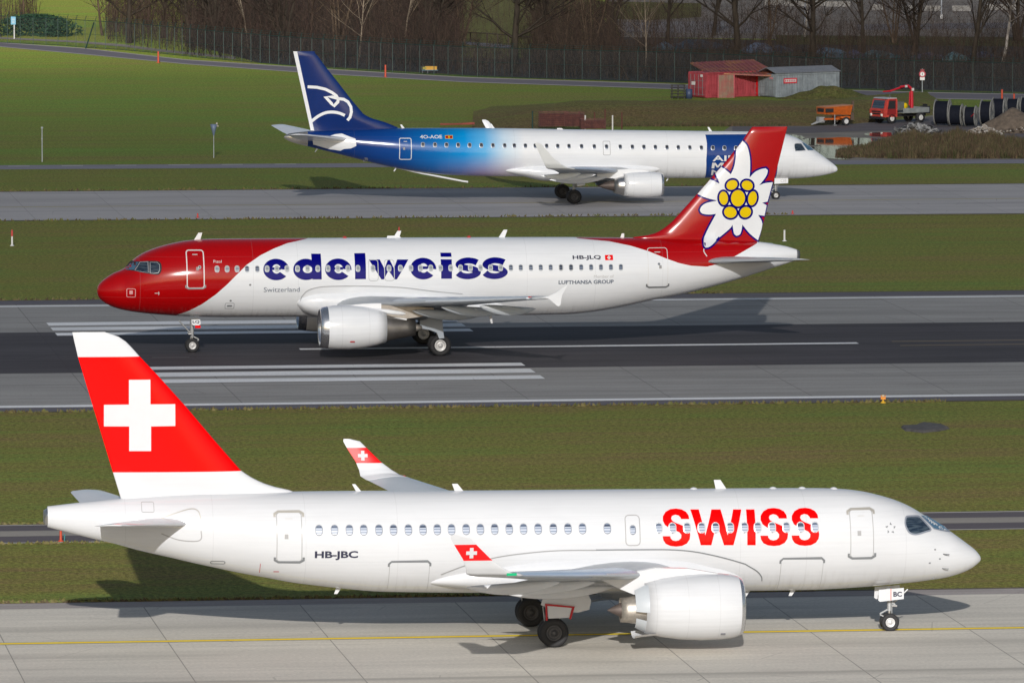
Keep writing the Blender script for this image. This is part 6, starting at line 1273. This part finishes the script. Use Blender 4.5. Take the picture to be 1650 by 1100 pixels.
sheet('stabilizer_seam',stroke(smooth([(32.75,4.95),(32.6,5.2),(32.62,5.35)],3),.05),skB,.01,M['line_white'],B)

# ---------------------------------------------------------------- blue to white jet with the eagle tail (farthest)
FC=Fus(D['Ctop'],D['Cbot'],1.505,1.66,1); skC=lay(FC,1)
C=empty('airplane',(D['Corg'][0],D['Corg'][1],0),TH+math.pi,label='farthest airliner, deep blue tail with white eagle outline fading to white',cat='airplane')
fuselage_mesh(FC,FC.L-.02).build('fuselage',M['skin_montenegro'],C)
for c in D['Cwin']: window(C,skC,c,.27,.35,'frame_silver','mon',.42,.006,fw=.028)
door(C,skC,*D['Cdoor2'],.10,'line_white',.05,M['skin_montenegro']); door(C,skC,*D['Cexit'],.06,'line_light',.03,M['skin_montenegro'],'emergency_exit',off=.003)
cockpit(C,skC,'Ccw1','frame_silver','cockpit_glass',.04); cockpit(C,skC,'Ccw2','frame_silver','windshield',.03)
skC2=lay(FC,-1); sheet('cockpit_window',[D['Ccw1']],skC2,.006,M['cockpit_glass'],C); sheet('cockpit_window',[D['Ccw2']],skC2,.006,M['windshield'],C)
TEXT_W[0]=.02; sheet('registration',text_polys('4O-AOE',D['Creg'],-1),skC,.006,M['line_white'],C)
TEXT_W[0]=.02; tx=D['Ctext']; hgt=.40
for s,(q,z),wd in zip(('AIR','MONTE','NEGRO'),tx[:3],(1.75,3.7,3.7)): 
    P=[]; q0=q
    if s[0]=='M':
        mw=.85; P=[[(q-x*mw,z+y*hgt) for x,y in ((0,0),(.03,1),(.30,1),(.5,.48),(.70,1),(.97,1),(1,0),(.78,0),(.75,.66),(.57,.16),(.43,.16),(.25,.66),(.22,0))]]; q0=q-mw-.12; wd-=mw+.12; s=s[1:]
    sheet('lettering',P+text_polys(s,[(q0,z),(q0-wd,z+hgt)],-1),skC,.006,M['line_white'],C,(.3,.12))
TEXT_W[0]=0
a,b=D['Cflag']; f=sheet('flag',[box4(a,b)],skC,.006,M['yellow_paint'],C); c=mid((a,b)); sheet('flag_field',[box4((c[0]-.24,c[1]-.085),(c[0]+.24,c[1]+.085))],skC,.009,M['red_paint'],f); sheet('emblem',[ellipse(c,.06,.06,12)],skC,.012,M['yellow_paint'],f)
sheet('stabilizer_plate',[D['Cstabf']],skC,.008,W,C,(.3,.12)); sheet('vent',[rrect((33.05,2.85),(33.35,3.15),.1)],skC,.006,M['line_light'],C)
for s,h,c in ((30.5,.24,.2),(24.2,.3,.15),(8.95,.28,.2),(19.5,.08,.5)): mb=MB(); blade(mb,s,zt(FC,s),0,h,c,.22); mb.build('aerial',W,C)
mb=MB(); mb.rings([[(s,-.03,z-.05),(s,.03,z-.05),(s,.03,z+.07),(s,-.03,z+.07)] for s,z in ((26.0,1.38),(26.3,1.42),(27.5,1.66),(29.4,2.04),(32,2.66))]); mb.build('ventral_strake',W,C)
for s in (11.9,36.5,31): mb=MB(); blade(mb,s,zbm(FC,s),0,.22,.12,.2,d=-1); mb.build('aerial',W,C)
fsC=fin_surface(D['Cfin_le'],D['Cfin_te'],.10,.40,1)
mb=fin_mesh(fsC,4.75,max(p[1] for p in D['Cfin_te'])); fin=mb.build('vertical_tail',simple('fin_blue',(.002,.022,.14),.14,0,0),C)
te=sorted(D['Cfin_te'],key=lambda p:p[1]); sheet('rudder_stripe',[[te[0],te[1],(te[1][0]-.27,te[1][1]),(te[0][0]-.24,te[0][1])]],fsC,.008,W,fin,(.2,.3))
for q in D['Ceagle']: sheet('emblem',stroke(smooth(q,3) if len(q)<9 else q,.20),fsC,.014 if len(q)>9 else .018,W,fin,(.2,.3),label='white outline of an eagle')
BC=[(12.2,2.35,.04,.8),(12.4,2.33,.2,1.1),(13.3,2.25,.45,1.36),(15,2.15,.60,1.58),(18,2.08,.62,1.62),(20.5,2.05,.62,1.60),(22.3,2.2,.42,1.40),(23.4,2.24,.2,1.1),(23.75,2.25,.04,.8)]
belly(C,BC,W)
SWC=[(14.2,1.1,1.95,6.0,.13,0,2.5),(16.25,4.7,2.36,4.0,.115,0,1.5),(18.3,9.0,2.74,2.9,.105,0,.7),(20.35,13.2,3.05,1.75,.10,4,.2)]
for sd in (1,-1):
    wg=slab(C,'wing',SWC,sd,M['wing_grey'],5)
    slab(wg,'winglet',[(20.35,13.2,3.05,1.8,.10,4,0),(20.85,13.6,3.15,1.5,.10,25,0),(21.35,13.85,3.42,1.15,.09,55,0),(22.0,14.05,3.95,.78,.09,68,0),(22.75,14.33,4.80,.45,.08,72,0),(22.95,14.36,4.9,.25,.06,72,0)],sd,W,4)
    mb=MB(); mb.rings([foil_ring(*s,side=sd,x1=.24,grow=.004) for s in dense([(16.3,4.8,2.37,3.95,.115,0,1.5),SWC[2],(20.3,13.1,3.045,1.77,.10,4,.2)],5)],close=False,cap=False); mb.build('slat',M['slat_grey'],wg)
    for n,s0,s1,z in ((5.2,17.0,21.0,1.95),(8.3,18.2,21.8,2.35),(11.0,19.6,22.4,2.6)): fairing(wg,s0,s1,n,z,sd,W,.14,.22,.22)
    en=engine(C,sd,4.35,1.38,12.95,[(13.15,.80),(13.5,.86),(14.1,.90),(14.8,.89),(15.4,.83),(15.75,.77),(15.7,.73),(15.2,.72)],
        [(13.15,.80),(13.03,.76),(12.97,.71),(13.02,.66),(13.15,.63)],[(13.15,.63),(13.4,.62),(13.7,.62)],[(15.2,.70),(15.75,.68),(16.1,.60),(16.42,.50),(16.40,.46),(16.0,.44)],[(16.0,.42),(16.5,.36),(17.1,.2),(17.55,.02)],('steel','brown_metal'),-.05,'nacelle_c')
    pylon(en,[(14.0,2.32,2.05),(15.2,2.48,1.95),(16.2,2.42,1.8),(17.6,2.2,1.95)],4.35,sd,.3,W)
    gear_leg(C,19.0,sd*2.97,2.0,.5,.5,1,-.05,th=.11,twin=.6)
    for y in (2.66,3.24): wheel(C,19.0,sd*y,.50,.34,sd,True)
    plate(C,'gear_door',[(18.2,2.0),(18.9,1.95),(18.85,1.25),(18.3,1.3)],sd*3.5,sd*3.53,W)
    slab(C,'horizontal_tail',[(34.3,.4,4.40,3.5,.10,0,0),(36.3,3.2,4.75,2.3,.095,0,0),(38.05,5.95,5.08,1.1,.09,0,0),(38.3,6.1,5.1,.7,.06,0,0)],sd,W,4)
gear_leg(C,4.37,0,1.5,.28,.28,1,.0,'nose_strut',True,.26,.08)
for y in (-.17,.17): wheel(C,4.37,y,.285,.18,1)
nd=plate(C,'nose_gear_door',[(3.55,1.50),(4.50,1.48),(4.52,1.1),(3.55,1.14)],.36,.39,W); fl=Skin(lambda s,z:.39,1); TEXT_W[0]=.0; sheet('lettering',text_polys('OE',[(4.08,1.2),(3.66,1.42)],-1),fl,.004,M['text_light'],nd)
